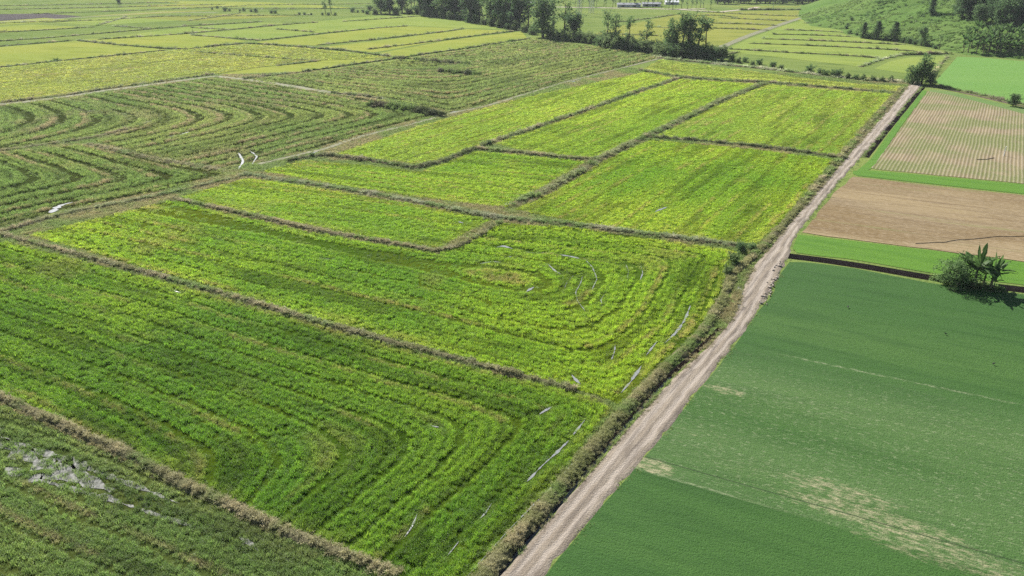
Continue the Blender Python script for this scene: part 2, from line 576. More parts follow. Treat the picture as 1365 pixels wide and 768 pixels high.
keep = [f for f, h_ in zip(fo, hole) if not h_]
ground = mesh_obj('ground', [(v.x, v.y, 0.0) for v in vo], keep, M['ground'])
tag(ground, 'flat green farmland plain reaching to the horizon', 'ground', kind='structure')
for (nm, ln, w, dp, lab, wet), (a, b, poly) in zip(DITCH_SPECS, ditch_poly):
    vs, fs = [], []
    n = len(a)
    for i in range(n):
        c = (a[i] + b[i]) / 2; d = a[i] - b[i]
        j = 0.10 * math.sin(i * 1.7) + 0.06 * math.sin(i * 4.1)
        vs += [(*a[i], 0.001), (*(c + d * (0.30 + j * .3)), -dp * 0.85), (*(c + d * 0.12), -dp), (*(c - d * 0.12), -dp), (*(c - d * (0.3 - j * .3)), -dp * 0.8), (*b[i], 0.001)]
    for i in range(n - 1):
        for q in range(5):
            fs.append((i * 6 + q, i * 6 + q + 1, i * 6 + q + 7, i * 6 + q + 6))
    fs += [(0, 5, 4, 3, 2, 1), tuple(range((n - 1) * 6, n * 6))]
    o = mesh_obj(nm, vs, fs, M['ditch'])
    tag(o, lab, 'ditch', kind='structure')


def sheet(name, px, mat, z, label, cat='field', world=False, jitter=0.0):
    pts = px if world else gpl(px)
    if jitter:
        p = resample(np.array(pts + [pts[0]]), 2.5)[:-1]
        p += (np.stack([fbm(p[:, 0] * .5, p[:, 1] * .5, 3), fbm(p[:, 0] * .5, p[:, 1] * .5, 9)], 1) - 0.5) * jitter
        pts = [tuple(q) for q in p]
    tri = tessellate_polygon([[Vector((x, y, 0)) for x, y in pts]])
    vs = [(x, y, z) for x, y in pts]
    fs = []
    for t in tri:
        (ax, ay), (bx, by), (cx, cy) = [pts[i] for i in t]
        fs.append(t if (bx - ax) * (cy - ay) - (by - ay) * (cx - ax) > 0 else t[::-1])
    o = mesh_obj(name, vs, fs, mat)
    tag(o, label, cat, kind='structure')
    return o


# --- fields (name, outline, soil, label)
FIELDS = {
    'P1': dict(px=[(-260, 470), (0, 540), (160, 612), (380, 722), (520, 772), (560, 830), (400, 1000), (-400, 1000)], mat='paddy', label='dull green paddy with grey mud in the bottom corner'),
    'P2': dict(px=[(-330, 235), (0, 322), (230, 379), (430, 437), (640, 494), (765, 523), (815, 545), (640, 765), (560, 860), (530, 790), (462, 738), (380, 704), (260, 650), (160, 596), (60, 554), (-260, 430)], mat='paddy', label='large dark green paddy with long rows between two brown bunds'),
    'P3': dict(px=[(40, 314), (228, 268), (420, 312), (585, 340), (668, 299), (760, 304), (880, 320), (990, 336), (968, 360), (958, 395), (930, 440), (860, 505), (825, 540), (765, 518), (640, 483), (430, 427), (230, 370)], mat='paddy', label='green paddy with looping wheel tracks beside the road bend'),
    'P4': dict(px=[(240, 263), (330, 238), (430, 252), (560, 275), (655, 293), (585, 331), (480, 315), (330, 284)], mat='paddy', label='narrow bright paddy with a blunt corner'),
    'P5': dict(px=[(350, 229), (405, 214), (500, 222), (560, 230), (635, 202), (700, 208), (782, 216), (730, 246), (676, 277), (560, 264), (440, 245)], mat='paddy', label='bright paddy notched around a bushy bund'),
    'P6': dict(px=[(686, 280), (740, 256), (805, 215), (866, 187), (1000, 199), (1119, 214), (1060, 280), (1005, 328), (880, 312), (760, 296)], mat='paddy', label='bright yellow green paddy with a wet dark streak'),
    'P7': dict(px=[(445, 206), (560, 168), (700, 130), (862, 96), (900, 105), (780, 146), (655, 188), (620, 203), (560, 220), (500, 212)], mat='paddy', label='long yellow green paddy beside the muddy track'),
    'P8': dict(px=[(660, 192), (780, 150), (908, 106), (1010, 112), (920, 152), (858, 182), (796, 212), (700, 202)], mat='paddy', label='long yellow green paddy between two bushy bunds'),
    'P9': dict(px=[(875, 182), (960, 138), (1022, 113), (1100, 119), (1196, 126), (1160, 168), (1122, 209), (1000, 192)], mat='paddy', label='pale yellow green paddy at the far end of the road'),
    'P10': dict(px=[(858, 92), (880, 80), (960, 90), (1060, 103), (1140, 112), (1205, 115), (1198, 122), (1100, 115), (1020, 108), (905, 101)], mat='yellow', label='thin yellow green field strip below the weedy hedge'),
    'S1': dict(px=[(-200, 182), (0, 142), (140, 125), (287, 104), (360, 113), (440, 126), (512, 134), (585, 152), (485, 178), (430, 196), (345, 214), (290, 224), (205, 209), (126, 188), (204, 167), (126, 181), (0, 199), (-160, 235)], mat='stub', label='mown field of curving green and brown swaths'),
    'S1b': dict(px=[(-200, 245), (0, 206), (118, 192), (210, 216), (300, 232), (200, 258), (80, 281), (0, 303), (-160, 345)], mat='stub', label='mown corner field with nested curved swaths and a pool'),
    'S2': dict(px=[(330, 107), (400, 99), (525, 81), (620, 67), (710, 52), (790, 62), (885, 76), (750, 109), (650, 139), (598, 149), (515, 131), (440, 122)], mat='stub', label='wide mown field of fine swaths in front of the trees'),
    'Y1': dict(px=[(-200, 165), (0, 137), (140, 118), (287, 99), (400, 82), (523, 77), (415, 65), (329, 59), (223, 68), (92, 81), (-200, 112)], mat='olive', label='wide olive yellow field beyond the grassy track'),
    'Y2': dict(px=[(287, 100), (400, 96), (523, 78), (426, 81), (340, 91)], mat='yellow', label='slim yellow wedge field beside the track'),
    'Y3': dict(px=[(-200, 108), (0, 89), (165, 72), (222, 66), (102, 55), (0, 63), (-200, 78)], mat='yellow', label='yellow green field crossed by a thin bund'),
    'Y4': dict(px=[(103, 53), (250, 45), (330, 55), (250, 65), (156, 59)], mat='yellow', label='pale yellow field in the corner of two dark bunds'),
    'Y5': dict(px=[(255, 46), (378, 34), (424, 31), (470, 39), (347, 53)], mat='palegreen', label='pale green field among thin dark bunds'),
    'Y6': dict(px=[(335, 57), (440, 45), (500, 38), (543, 35), (618, 38), (562, 46), (480, 54), (420, 61)], mat='yellow', label='yellow strip field with a greyer patch'),
    'Y7': dict(px=[(425, 63), (500, 55), (562, 47), (622, 39), (690, 41), (597, 53), (500, 70)], mat='yellow', label='long pale yellow strip field running to the trees'),
    'Y8': dict(px=[(505, 71), (597, 54), (695, 42), (703, 51), (620, 64), (525, 77)], mat='yellow', label='last yellow strip field before the mown land'),
    'Y9': dict(px=[(385, 32), (430, 28), (490, 22), (560, 19), (600, 24), (660, 33), (690, 40), (622, 38), (543, 34), (440, 43)], mat='palegreen', label='pale field in front of the dark tree belt'),
    'Y10': dict(px=[(130, 52), (250, 36), (350, 30), (384, 32), (314, 39), (238, 46)], mat='palegreen', label='far pale green strip field'),
    'K0': dict(px=[(-60, 27), (0, 28), (60, 26), (110, 22), (60, 18), (0, 19), (-60, 21)], mat='plough', label='dark purple grey ploughed patch far away'),
    'R1': dict(px=[(968, 66), (1000, 51), (1049, 33), (1075, 26), (1130, 36), (1120, 44), (1140, 50), (1206, 60), (1256, 70), (1200, 73), (1172, 79), (1146, 89), (1060, 79), (975, 70)], mat='palegreen', label='green and yellow strips below the grassy hill'),
    'R2': dict(px=[(900, 60), (960, 62), (1000, 45), (1050, 28), (1095, 14), (985, 15), (900, 20), (830, 34), (790, 46)], mat='olive', label='pale olive strips beyond the sparse trees'),
    'R3': dict(px=[(1165, 92), (1186, 82), (1215, 76), (1262, 75), (1240, 100), (1200, 97)], mat='palegreen', label='small green field beside the big bush'),
    'R4': dict(px=[(1062, 27), (1085, 19), (1140, 20), (1136, 36)], mat='yellow', label='bright far field at the foot of the hill'),
}
FAR = [(0, 4, 150, 0, 240, -2), (160, 8, 300, 3, 420, 6), (300, 9, 480, 11, 360, 3), (20, 16, 160, 11, 300, 8), (110, 22, 220, 15, 300, 13), (0, 44, 110, 36, 40, 33), (130, 34, 250, 27, 170, 22), (250, 28, 400, 22, 320, 18), (0, 34, 100, 27, 60, 24), (430, 8, 520, 4, 600, 2), (960, 9, 1040, 8, 1100, 9)]
for i, (xa, ya, xb, yb, xc, yc) in enumerate(FAR):
    xd, yd = xa + (xc - xb) * .9, ya + (yc - yb)
    FIELDS['F%d' % i] = dict(px=[(xa, ya), (xb, yb), (xc, yc), (xd, yd)], mat=('palegreen', 'olive', 'yellow')[i % 3],
        label=('pale green', 'olive', 'yellow green')[i % 3] + ' far plot ' + ('at the top left corner', 'behind the tiny tree', 'behind the bush row', 'above the ploughed patch', 'beside the thin pale track', 'below the ploughed patch', 'above the corner yellow field', 'in front of the bush row', 'touching the ploughed patch', 'at the top before the belt', 'under the far wood')[i])
zf = 0.02
for i, (kf, f) in enumerate(FIELDS.items()):
    f['poly'] = gpl(f['px'])
    f['obj'] = sheet('rice_field' if f['mat'] in ('paddy', 'yellow', 'palegreen', 'olive') else ('ploughed_field' if f['mat'] == 'plough' else 'mown_field'), f['poly'], M[f['mat']], zf + 0.001 * i, f['label'], world=True)

TURF = [
    ('turf_field', [(722, 770), (780, 702), (850, 622), (900, 563), (940, 509), (985, 454), (1011, 415), (1027, 397), (1038, 370), (1052, 349), (1082, 351), (1134, 357), (1184, 367), (1229, 376), (1299, 386), (1365, 393), (1480, 412), (1700, 620), (1700, 1000), (560, 1000)], 'turf', 'large dark green sod field with pale worn rows', 0.5),
    ('turf_strip', [(1064, 313), (1273, 338), (1365, 350), (1480, 366), (1480, 399), (1365, 380), (1301, 373), (1233, 363), (1187, 355), (1137, 346), (1087, 341), (1054, 336)], 'turf2', 'bright green turf strip between brown soil and dark ditch', 0.3),
    ('turf_strip', [(1137, 228), (1158, 227), (1365, 246), (1480, 257), (1480, 272), (1365, 259), (1137, 234)], 'turf2', 'thin green turf strip between sown rows and brown soil', 0.3),
    ('turf_verge', [(1147, 224), (1160, 213), (1196, 163), (1216, 139), (1230, 120), (1237, 121), (1200, 170), (1168, 218), (1160, 227), (1140, 229)], 'turf2', 'narrow bright green verge beside the roadside ditch', 0.2),
    ('sown_field', [(1236, 122), (1262, 124), (1300, 132), (1365, 147), (1480, 168), (1480, 257), (1365, 245), (1158, 225), (1168, 217)], 'sown', 'tan sown field with pale parallel rows', 0.9),
    ('brown_field', [(1137, 236), (1365, 261), (1480, 274), (1480, 365), (1365, 349), (1273, 337), (1068, 311), (1090, 285), (1112, 258)], 'brown', 'bare brown harvested field beside the road', 0.8),
    ('turf_field', [(1276, 76), (1310, 77), (1365, 82), (1480, 92), (1480, 155), (1345, 135), (1300, 124.5), (1262, 116.5), (1246, 110)], 'turf3', 'smooth light green turf field below the banana plants', 0.4),
    ('weedy_verge', [(1240, 119.5), (1262, 121.5), (1300, 130), (1345, 141), (1480, 168), (1480, 176), (1365, 152), (1300, 135), (1262, 126), (1238, 122)], 'turf4', 'weedy green verge along the top of the sown field', 0.5),
]
for i, (nm, px, mt, lab, jit) in enumerate(TURF):
    sheet(nm, px, M[mt], 0.05 + 0.003 * i, lab, jitter=jit)

# --- road ribbon with ruts and a low crown
L = smooth_line(road_l, 1.2, 2); Rr = smooth_line(road_r, 1.2, 2)
nr = 150
L = np.stack([np.interp(np.linspace(0, 1, nr), np.linspace(0, 1, len(L)), L[:, i]) for i in (0, 1)], 1)
# match right edge by nearest progress
prog = np.linspace(0, 1, len(Rr))
Rr = np.stack([np.interp(np.linspace(0, 1, nr), prog, Rr[:, i]) for i in (0, 1)], 1)
idx = np.linspace(0, 1, nr)
Ld = resample(L, 0.8); Rd = resample(Rr, 0.8)
nr = len(Ld)
Rd = np.stack([np.interp(np.linspace(0, 1, nr), np.linspace(0, 1, len(Rd)), Rd[:, i]) for i in (0, 1)], 1)
jit = lambda p, s: (fbm(p[:, 0] * .8, p[:, 1] * .8, s) - 0.5)
nn = normals2((Ld + Rd) / 2)
Ld = Ld + nn * (jit(Ld, 21) * 0.35)[:, None]
Rd = Rd + nn * (jit(Rd, 22) * 0.9)[:, None]
NC = 13
prof = [0.0, 0.05, 0.07, 0.05, 0.03, 0.06, 0.085, 0.06, 0.03, 0.05, 0.07, 0.05, 0.0]
vs, fs, uvs = [], [], []
qi, qq = np.meshgrid(np.arange(nr), np.arange(NC), indexing='ij')
rnz = ((fbm(qi.ravel() * .13, qq.ravel() * 1.3, 51) - .5) * .05).reshape(nr, NC)
for i in range(nr):
    for q in range(NC):
        t = q / (NC - 1)
        p = Ld[i] * (1 - t) + Rd[i] * t
        vs.append((p[0], p[1], 0.062 + prof[q] * 0.8 + (rnz[i, q] * (0 < q < NC - 1)) - (0.06 if q in (0, NC - 1) else 0)))
        uvs.append((t, i * 0.1))
for i in range(nr - 1):
    for q in range(NC - 1):
        fs.append((i * NC + q, (i + 1) * NC + q, (i + 1) * NC + q + 1, i * NC + q + 1)[::-1])
road = mesh_obj('dirt_road', vs, fs, M['road'], smooth=True)
uvl = road.data.uv_layers.new(name='UVMap')
for lp in road.data.loops:
    uvl.data[lp.index].uv = uvs[lp.vertex_index]
tag(road, 'pale pinkish dirt road running up between paddies and turf', 'road', kind='structure')
ROAD_POLY = [tuple(p) for p in Ld] + [tuple(p) for p in Rd[::-1]]

# rough grassy ground between road and paddies
bank_mid = gpl([(560, 870), (640, 772), (712, 692), (780, 610), (835, 545), (888, 490), (925, 455), (950, 425), (966, 395), (976, 366), (1000, 346), (1030, 316),
                (1065, 276), (1098, 236), (1122, 208), (1150, 175), (1180, 142), (1203, 117)])


def ribbon(name, line, w, mat, z, label, cat, world=False, jitter=0.3, taper=False):
    p = smooth_line(line if world else gpl(line), max(0.3 if taper else 0.8, w * 0.3 if taper else w * .5), 3)
    n = normals2(p)
    j = (fbm(p[:, 0] * .3, p[:, 1] * .3, 31) - 0.5) * jitter * 2
    j2 = (fbm(p[:, 0] * .3, p[:, 1] * .3, 32) - 0.5) * jitter * 2
    wv = np.full(len(p), w / 2.0)
    if taper:
        tt = np.linspace(0, 1, len(p)); wv *= np.sin(np.pi * np.clip(tt, .01, .99)) ** .5
        wv *= np.clip(2.6 * (fbm(p[:, 0] * 1.3, p[:, 1] * 1.3, 33) - .22), .12, 1.3)
    a = p + n * (wv * (1 + j))[:, None]; b = p - n * (wv * (1 + j2))[:, None]
    vs = [(x, y, z) for x, y in a] + [(x, y, z) for x, y in b]
    m = len(p)
    fs = [(i, m + i, m + i + 1, i + 1) for i in range(m - 1)]
    o = mesh_obj(name, vs, fs, mat)
    tag(o, label, cat, kind='structure')
    return o


TRACKS = [
    ('muddy_track', [(345, 219), (431, 199), (485, 181), (548, 166), (598, 152), (650, 141), (750, 110.5), (880, 78)], 1.7, 'track', 'muddy farm track with water glints beside the mown fields'),
    ('grassy_track', [(-120, 155), (0, 139.5), (35, 136), (88, 129), (140, 121), (205, 112.5), (287, 101.5), (360, 110.5), (440, 123.5), (512, 132)], 3.6, 'track', 'grey green grassy track rounding the mown fields'),
    ('field_track', [(955, 66), (998, 47.5), (1049, 30), (1085, 18.5), (1115, 11.5)], 4.5, 'track', 'grey field track climbing towards the far wood'),
    ('farm_track', [(-150, 38), (0, 29.5), (110, 23.2), (220, 16.3), (290, 17)], 2.8, 'track', 'thin pale track beyond the yellow fields'),
    ('farm_track', [(740, 9.5), (800, 10.5), (850, 11.5), (900, 12.5), (940, 12)], 6.0, 'clod', 'pale earth track by the distant sheds'),
    ('farm_track', [(900, 12.5), (960, 16), (1000, 12), (1010, 9.5)], 5.0, 'clod', 'pinkish earth track bending towards the far wood'),
]
for i, (nm, ln, w, mt, lab) in enumerate(TRACKS):
    ribbon(nm, ln, w, M[mt], 0.075 + 0.004 * i, lab, 'track')

# --- hill
HILL_BASE = [gp(1365, 80), gp(1325, 76), gp(1285, 73), gp(1262, 68), gp(1235, 62), gp(1190, 55), gp(1150, 51), gp(1128, 46), gp(1120, 40), (196, 520), (215, 600), (260, 720), (360, 900), (900, 900), (900, 250), (330, 318)]


def hill_z(x, y):
    x = np.atleast_1d(np.asarray(x, float)); y = np.atleast_1d(np.asarray(y, float))
    d, _ = seg_dist(x, y, HILL_BASE[:14], False)
    d2, _ = seg_dist(x, y, [HILL_BASE[-1], HILL_BASE[0]], False)
    d = np.minimum(d, d2)
    d = np.where(in_poly(x, y, HILL_BASE), d, 0)
    z = 95 * (1 - np.exp(-d * 0.34 / 95))
    z *= sstep(0, 14, d) * 0.35 + 0.65
    z += sstep(5, 40, d) * ((fbm(x / 28, y / 28, 41) - 0.5) * 9 + (fbm(x / 7, y / 7, 42) - 0.5) * 2.2)
    return np.maximum(z, 0)


gx = np.linspace(150, 620, 120); gy = np.linspace(310, 760, 120)
X, Y = np.meshgrid(gx, gy)
Z = hill_z(X.ravel(), Y.ravel()).reshape(X.shape)
vid = -np.ones(X.size, int)
vs, fs = [], []
ins = Z.ravel() > 0


def gv(i):
    if vid[i] < 0:
        vid[i] = len(vs); vs.append((X.ravel()[i], Y.ravel()[i], Z.ravel()[i] - (0.3 if not ins[i] else 0)))
    return int(vid[i])


W = X.shape[1]
for r in range(X.shape[0] - 1):
    for c in range(W - 1):
        q = [r * W + c, r * W + c + 1, (r + 1) * W + c + 1, (r + 1) * W + c]
        if any(ins[i] for i in q):
            fs.append([gv(i) for i in q])
hill = mesh_obj('hill', vs, fs, M['hill'], smooth=True)
tag(hill, 'grassy green hillside rising behind the right fields', 'hill', kind='structure')


def gz(px, py):
    """a spot of the photograph on the hill or the level ground"""
    x, y = gp(px, py)
    cx = (px - 682.5) / FPX; cy = (384 - py) / FPX
    d = Vector((cx, CP + cy * SP, -SP + cy * CP))
    t = np.linspace(250, 700, 900)
    h = hill_z(d.x * t, d.y * t)
    zz = CAM_H + d.z * t
    k = np.nonzero((h > 0.05) & (zz <= h))[0]
    if len(k) and t[k[0]] < CAM_H / max(1e-6, -d.z):
        i = k[0]
        return (d.x * t[i], d.y * t[i], float(h[i]) - 0.1)
    return (x, y, 0.0)


# ------------------------------------------------------------------ puddles
PUDDLES = [
    ([(68, 284), (80, 274), (97, 270)], 2.4, 'pale pool at the corner of the mown field'),
    ([(318, 226), (324, 215), (318, 204)], .85, 'bright water strip where the swaths meet the track'),
    ([(336, 219), (343, 209), (333, 201)], .7, 'thin bright water strip beside the wider one'),
    ([(225, 182), (238, 181), (252, 176)], 1.4, 'small water patch among the mown swaths'),
    ([(886, 458), (900, 445), (912, 428), (920, 408)], 0.55, 'bright wheel rut of water beside the grassy bank'),
    ([(828, 524), (842, 508), (855, 488)], 0.6, 'short water rut near the end of the bund'),
    ([(702, 643), (722, 622), (742, 604), (758, 588)], 0.42, 'long straight water rut in the near paddy'),
    ([(540, 716), (550, 702), (556, 686)], 0.22, 'small upright water slit in the near paddy'),
    ([(719, 553), (727, 548), (735, 543)], 0.5, 'small pool below the bund end'),
    ([(762, 500), (768, 507), (774, 513)], 0.5, 'small slanting pool at the bund end'),
    ([(781, 416), (770, 402), (767, 390), (774, 378), (777, 367)], 0.32, 'curving wheel track of water in the looped paddy'),
    ([(789, 387), (796, 372), (790, 357), (779, 345)], 0.28, 'second curving water track beside the first'),
    ([(836, 371), (838, 362), (834, 352)], 0.25, 'short faint water arc in the looped paddy'),
    ([(662, 330), (672, 328), (683, 332)], 0.9, 'bright pool below the bund corner'),
    ([(678, 343), (684, 342)], 0.6, 'tiny pool below the bund corner'),
    ([(702, 389), (708, 385), (712, 383)], 0.6, 'small pool in the middle of the looped paddy'),
    ([(747, 340), (760, 342), (772, 345)], 0.7, 'broken wet patch at the head of the wheel tracks'),
    ([(873, 283), (879, 280), (890, 276)], 0.7, 'white glint of water in the bright paddy'),
    ([(611, 296), (618, 298)], 0.7, 'small glint of water in the narrow paddy'),
    ([(405, 211), (420, 203), (445, 196), (455, 192)], 0.8, 'water strip along the muddy track'),
    ([(600, 150), (612, 148)], 1.6, 'bright puddle on the muddy track by the brown bund'),
    ([(760, 110), (775, 106)], 1.2, 'puddle far along the muddy track'),
    ([(800, 98), (808, 96)], 1.1, 'last puddle on the muddy track'),
    ([(622, 770), (680, 705), (735, 650), (800, 578)], 0.16, 'thin pale water channel along the grassy bank'),
    ([(820, 560), (860, 515), (905, 470)], 0.14, 'thin water line further along the grassy bank'),
    ([(640, 352), (655, 349), (668, 350)], .4, 'thin glint left of the bund corner pool'),
    ([(700, 336), (716, 338), (726, 337)], .45, 'row of glints above the looped paddy centre'),
    ([(730, 352), (740, 362), (748, 366)], .35, 'short slanting glint at the left of the wheel tracks'),
    ([(752, 386), (756, 376), (764, 368)], .3, 'short bright arc beside the curving wheel tracks'),
    ([(853, 374), (857, 364), (854, 354)], .28, 'outer faint water arc in the looped paddy'),
    ([(806, 392), (801, 400), (803, 410)], .28, 'small bright rut below the second water track'),
    ([(860, 476), (868, 466), (876, 455)], .4, 'broken glints beside the bright wheel rut'),
    ([(764, 580), (772, 570), (780, 560)], .3, 'upper end glint of the long straight rut'),
    ([(815, 480), (819, 470), (820, 460)], .28, 'tiny upright glint in the middle of the green paddy'),
    ([(640, 692), (648, 684), (655, 672)], .28, 'small glint beside the long straight rut'),
    ([(596, 742), (606, 730), (612, 722)], .16, 'glint close to the bottom of the near paddy'),
    ([(574, 568), (585, 570)], .35, 'small glint among the long rows'),
    ([(232, 388), (242, 391)], .4, 'tiny glint below the long brown bund'),
    ([(430, 345), (440, 346)], .4, 'tiny glint in the upper green paddy'),
]
pud_lines = []
for i, (ln, w, lab) in enumerate(PUDDLES):
    w *= .72
    wl = gpl(ln)
    pud_lines.append((wl, w))
    o = ribbon('puddle_water', wl, w, M['water'], 0.062, lab, 'puddle', world=True, jitter=0.8, taper=True)
ribbon('gully_water', [(660, 766), (726, 692), (794, 612), (845, 552), (894, 499)], 0.34, M['water'], -0.42, 'water lying in the roadside gully', 'water', jitter=0.5)
MUD = [([(-60, 604), (60, 642), (150, 668), (265, 704)], .9, 'thin grey mud streak below the pale mud strip'),
       ([(-40, 572), (80, 612), (190, 652), (240, 672)], 1.0, 'grey mud streak continuing the pale strip'),
       ([(-90, 556), (0, 590), (60, 622), (150, 655)], 3.2, 'pale grey mud strip in the near corner paddy'),
       ([(318, 716), (332, 724), (345, 735)], .5, 'small grey mud patch near the bottom edge'),
       ([(985, 380), (992, 400), (985, 418)], 1.6, 'grey dried mud on the bank at the road bend')]
mud_lines = []
for ln, w, lab in MUD:
    wl = gpl(ln); mud_lines.append((wl, w))
    ribbon('grey_mud', wl, w, M['mud'], 0.058, lab, 'mud', world=True, jitter=0.9, taper=True)

# ------------------------------------------------------------------ scatter system
lib = {}


def tuft_mesh(name, nb, h, spread, base, wid, droop, seed, mat, heads=0):
    r = random.Random(seed)
    vs, fs = [], []
    for b in range(nb):
        a = r.uniform(0, 2 * math.pi)
        br = base * math.sqrt(r.random())
        ba = r.uniform(0, 2 * math.pi)
        x0, y0 = br * math.cos(ba), br * math.sin(ba)
        hh = h * r.uniform(0.6, 1.1); sp = spread * r.uniform(0.3, 1.1); w = wid * r.uniform(0.7, 1.2)
        ca, sa = math.cos(a), math.sin(a); px, py = -sa * w / 2, ca * w / 2
        i0 = len(vs)
        x1, y1, z1 = x0 + ca * sp * .4, y0 + sa * sp * .4, hh * .62
        x2, y2, z2 = x0 + ca * sp, y0 + sa * sp, hh * (1 - droop * r.random())
        vs += [(x0 - px, y0 - py, -.03), (x0 + px, y0 + py, -.03), (x1 - px, y1 - py, z1), (x1 + px, y1 + py, z1), (x2, y2, z2)]
        fs += [(i0, i0 + 1, i0 + 3, i0 + 2), (i0 + 2, i0 + 3, i0 + 4)]
    me = bpy.data.meshes.new(name)
    me.from_pydata(vs, [], fs)
    me.materials.append(mat)
    return me


def clump_mesh(name, nl, rad, h, size, seed, mat):
    """a low leafy clump of small leaf faces"""
    r = random.Random(seed)
    vs, fs = [], []
    for i in range(nl):
        a = r.uniform(0, 6.283); q = rad * math.sqrt(r.random()); z = h * r.random() * (1 - 0.6 * (q / rad) ** 2)
        s = size * r.uniform(.6, 1.3)
        e = Matrix.Rotation(r.uniform(0, 6.28), 3, 'Z') @ Matrix.Rotation(r.uniform(-1.1, 1.1), 3, 'X')
        c = Vector((q * math.cos(a), q * math.sin(a), z))
        i0 = len(vs)
        for u, v in ((-.5, -.3), (.1, -.45), (.6, 0), (.1, .45), (-.5, .3)):
            vs.append(c + e @ Vector((u * s, v * s, 0)))
        fs.append(tuple(range(i0, i0 + 5)))
    me = bpy.data.meshes.new(name)
    me.from_pydata(vs, [], fs)
    me.materials.append(mat)
    return me


def make_lib(name, meshes):
    c = bpy.data.collections.new(name)
    for i, me in enumerate(meshes):
        c.objects.link(bpy.data.objects.new('%s_%d' % (name, i), me))
    ng = bpy.data.node_groups.new('scatter_' + name, 'GeometryNodeTree')
    ng.interface.new_socket('Geometry', in_out='INPUT', socket_type='NodeSocketGeometry')
    ng.interface.new_socket('Geometry', in_out='OUTPUT', socket_type='NodeSocketGeometry')
    gi = ng.nodes.new('NodeGroupInput'); go = ng.nodes.new('NodeGroupOutput')
    ci = ng.nodes.new('GeometryNodeCollectionInfo')
    ci.inputs['Collection'].default_value = c
    ci.inputs['Separate Children'].default_value = True
    ci.inputs['Reset Children'].default_value = True
    ip = ng.nodes.new('GeometryNodeInstanceOnPoints')
    ip.inputs['Pick Instance'].default_value = True

    def attr(nm, dt):
        a = ng.nodes.new('GeometryNodeInputNamedAttribute'); a.data_type = dt
        a.inputs['Name'].default_value = nm
        return a.outputs['Attribute']
    ng.links.new(gi.outputs[0], ip.inputs['Points'])
    ng.links.new(ci.outputs[0], ip.inputs['Instance'])
    ng.links.new(attr('vidx', 'INT'), ip.inputs['Instance Index'])
    ng.links.new(attr('rot3', 'FLOAT_VECTOR'), ip.inputs['Rotation'])
    ng.links.new(attr('scl', 'FLOAT_VECTOR'), ip.inputs['Scale'])
    ng.links.new(ip.outputs[0], go.inputs[0])
    lib[name] = (ng, len(meshes))


make_lib('rice', [tuft_mesh('rice_tuft_%d' % s, 24, .50, .34, .34, .036, .45, s, M['rice']) for s in range(4)])
make_lib('reed', [tuft_mesh('reed_tuft_%d' % s, 18, .95, .55, .22, .05, .55, 50 + s, M['reed']) for s in range(4)])
make_lib('clump', [clump_mesh('weed_clump_%d' % s, 60, .5, .7, .17, 90 + s, M['reed']) for s in range(4)])


TG = 1.95


def scatter(name, libname, P, scl, tint, tilt=0.15, label=None, cat=None, parent=None):
    n = len(P)
    gain = TG
    if n == 0: return None
    me = bpy.data.meshes.new(name)
    me.vertices.add(n)
    me.vertices.foreach_set('co', np.ascontiguousarray(P, np.float32).ravel())
    ng, nv = lib[libname]
    a = me.attributes.new('scl', 'FLOAT_VECTOR', 'POINT'); a.data.foreach_set('vector', np.ascontiguousarray(scl, np.float32).ravel())
    rot = np.stack([RNG.normal(0, tilt, n), RNG.normal(0, tilt, n), RNG.uniform(0, 6.283, n)], 1).astype(np.float32)
    a = me.attributes.new('rot3', 'FLOAT_VECTOR', 'POINT'); a.data.foreach_set('vector', rot.ravel())
    a = me.attributes.new('vidx', 'INT', 'POINT'); a.data.foreach_set('value', RNG.integers(0, nv, n).astype(np.int32))
    a = me.attributes.new('tint', 'FLOAT_COLOR', 'POINT')
    a.data.foreach_set('color', np.concatenate([np.clip(tint * gain, 0.004, .9), np.ones((n, 1))], 1).astype(np.float32).ravel())
    o = bpy.data.objects.new(name, me)
    col.objects.link(o)
    md = o.modifiers.new('scatter', 'NODES'); md.node_group = ng
    if parent: o.parent = parent
    tag(o, label, cat, kind='stuff')
    return o


# candidate spots: thinner with distance, tufts then broader
RINGS = [(36, 60, 17, .72), (60, 85, 13, .78), (85, 120, 9, .9), (120, 170, 6, 1.02), (170, 240, 3.8, 1.2), (240, 330, 2.0, 1.55), (330, 470, .85, 2.2)]
cand = []
for (r0, r1, rho, s) in RINGS:
    A = R(44)
    n = int(A * (r1 * r1 - r0 * r0) * rho)
    rr = np.sqrt(RNG.uniform(r0 * r0, r1 * r1, n)); aa = RNG.uniform(-A, A, n)
    # blend ring borders
    cand.append(np.stack([rr * np.sin(aa), rr * np.cos(aa), np.full(n, s)], 1))
cand = np.concatenate(cand)
cx_, cy_ = cand[:, 0], cand[:, 1]
free = ~in_poly(cx_, cy_, ROAD_POLY)
d_, _ = seg_dist(cx_, cy_, bank_mid)
free &= d_ > 0.9
for wl, w in pud_lines:
    d_, _ = seg_dist(cx_, cy_, wl)
    free &= d_ > (w * 0.55 + RNG.uniform(-0.1, 0.3, len(d_)) * min(1, w * 2))
for a, b, poly in ditch_poly:
    free &= ~in_poly(cx_, cy_, poly)
low = np.ones(len(cx_))
for wl, w in pud_lines:
    d_, _ = seg_dist(cx_, cy_, wl)
    low = np.minimum(low, .22 + .78 * sstep(w * .5, w * .5 + 1.1, d_))
mudf = np.zeros(len(cx_))
for wl, w in mud_lines:
    d_, _ = seg_dist(cx_, cy_, wl)
    mudf = np.maximum(mudf, 1 - sstep(w * .3, w * 1.1, d_))


def c3(*v): return np.array(v)


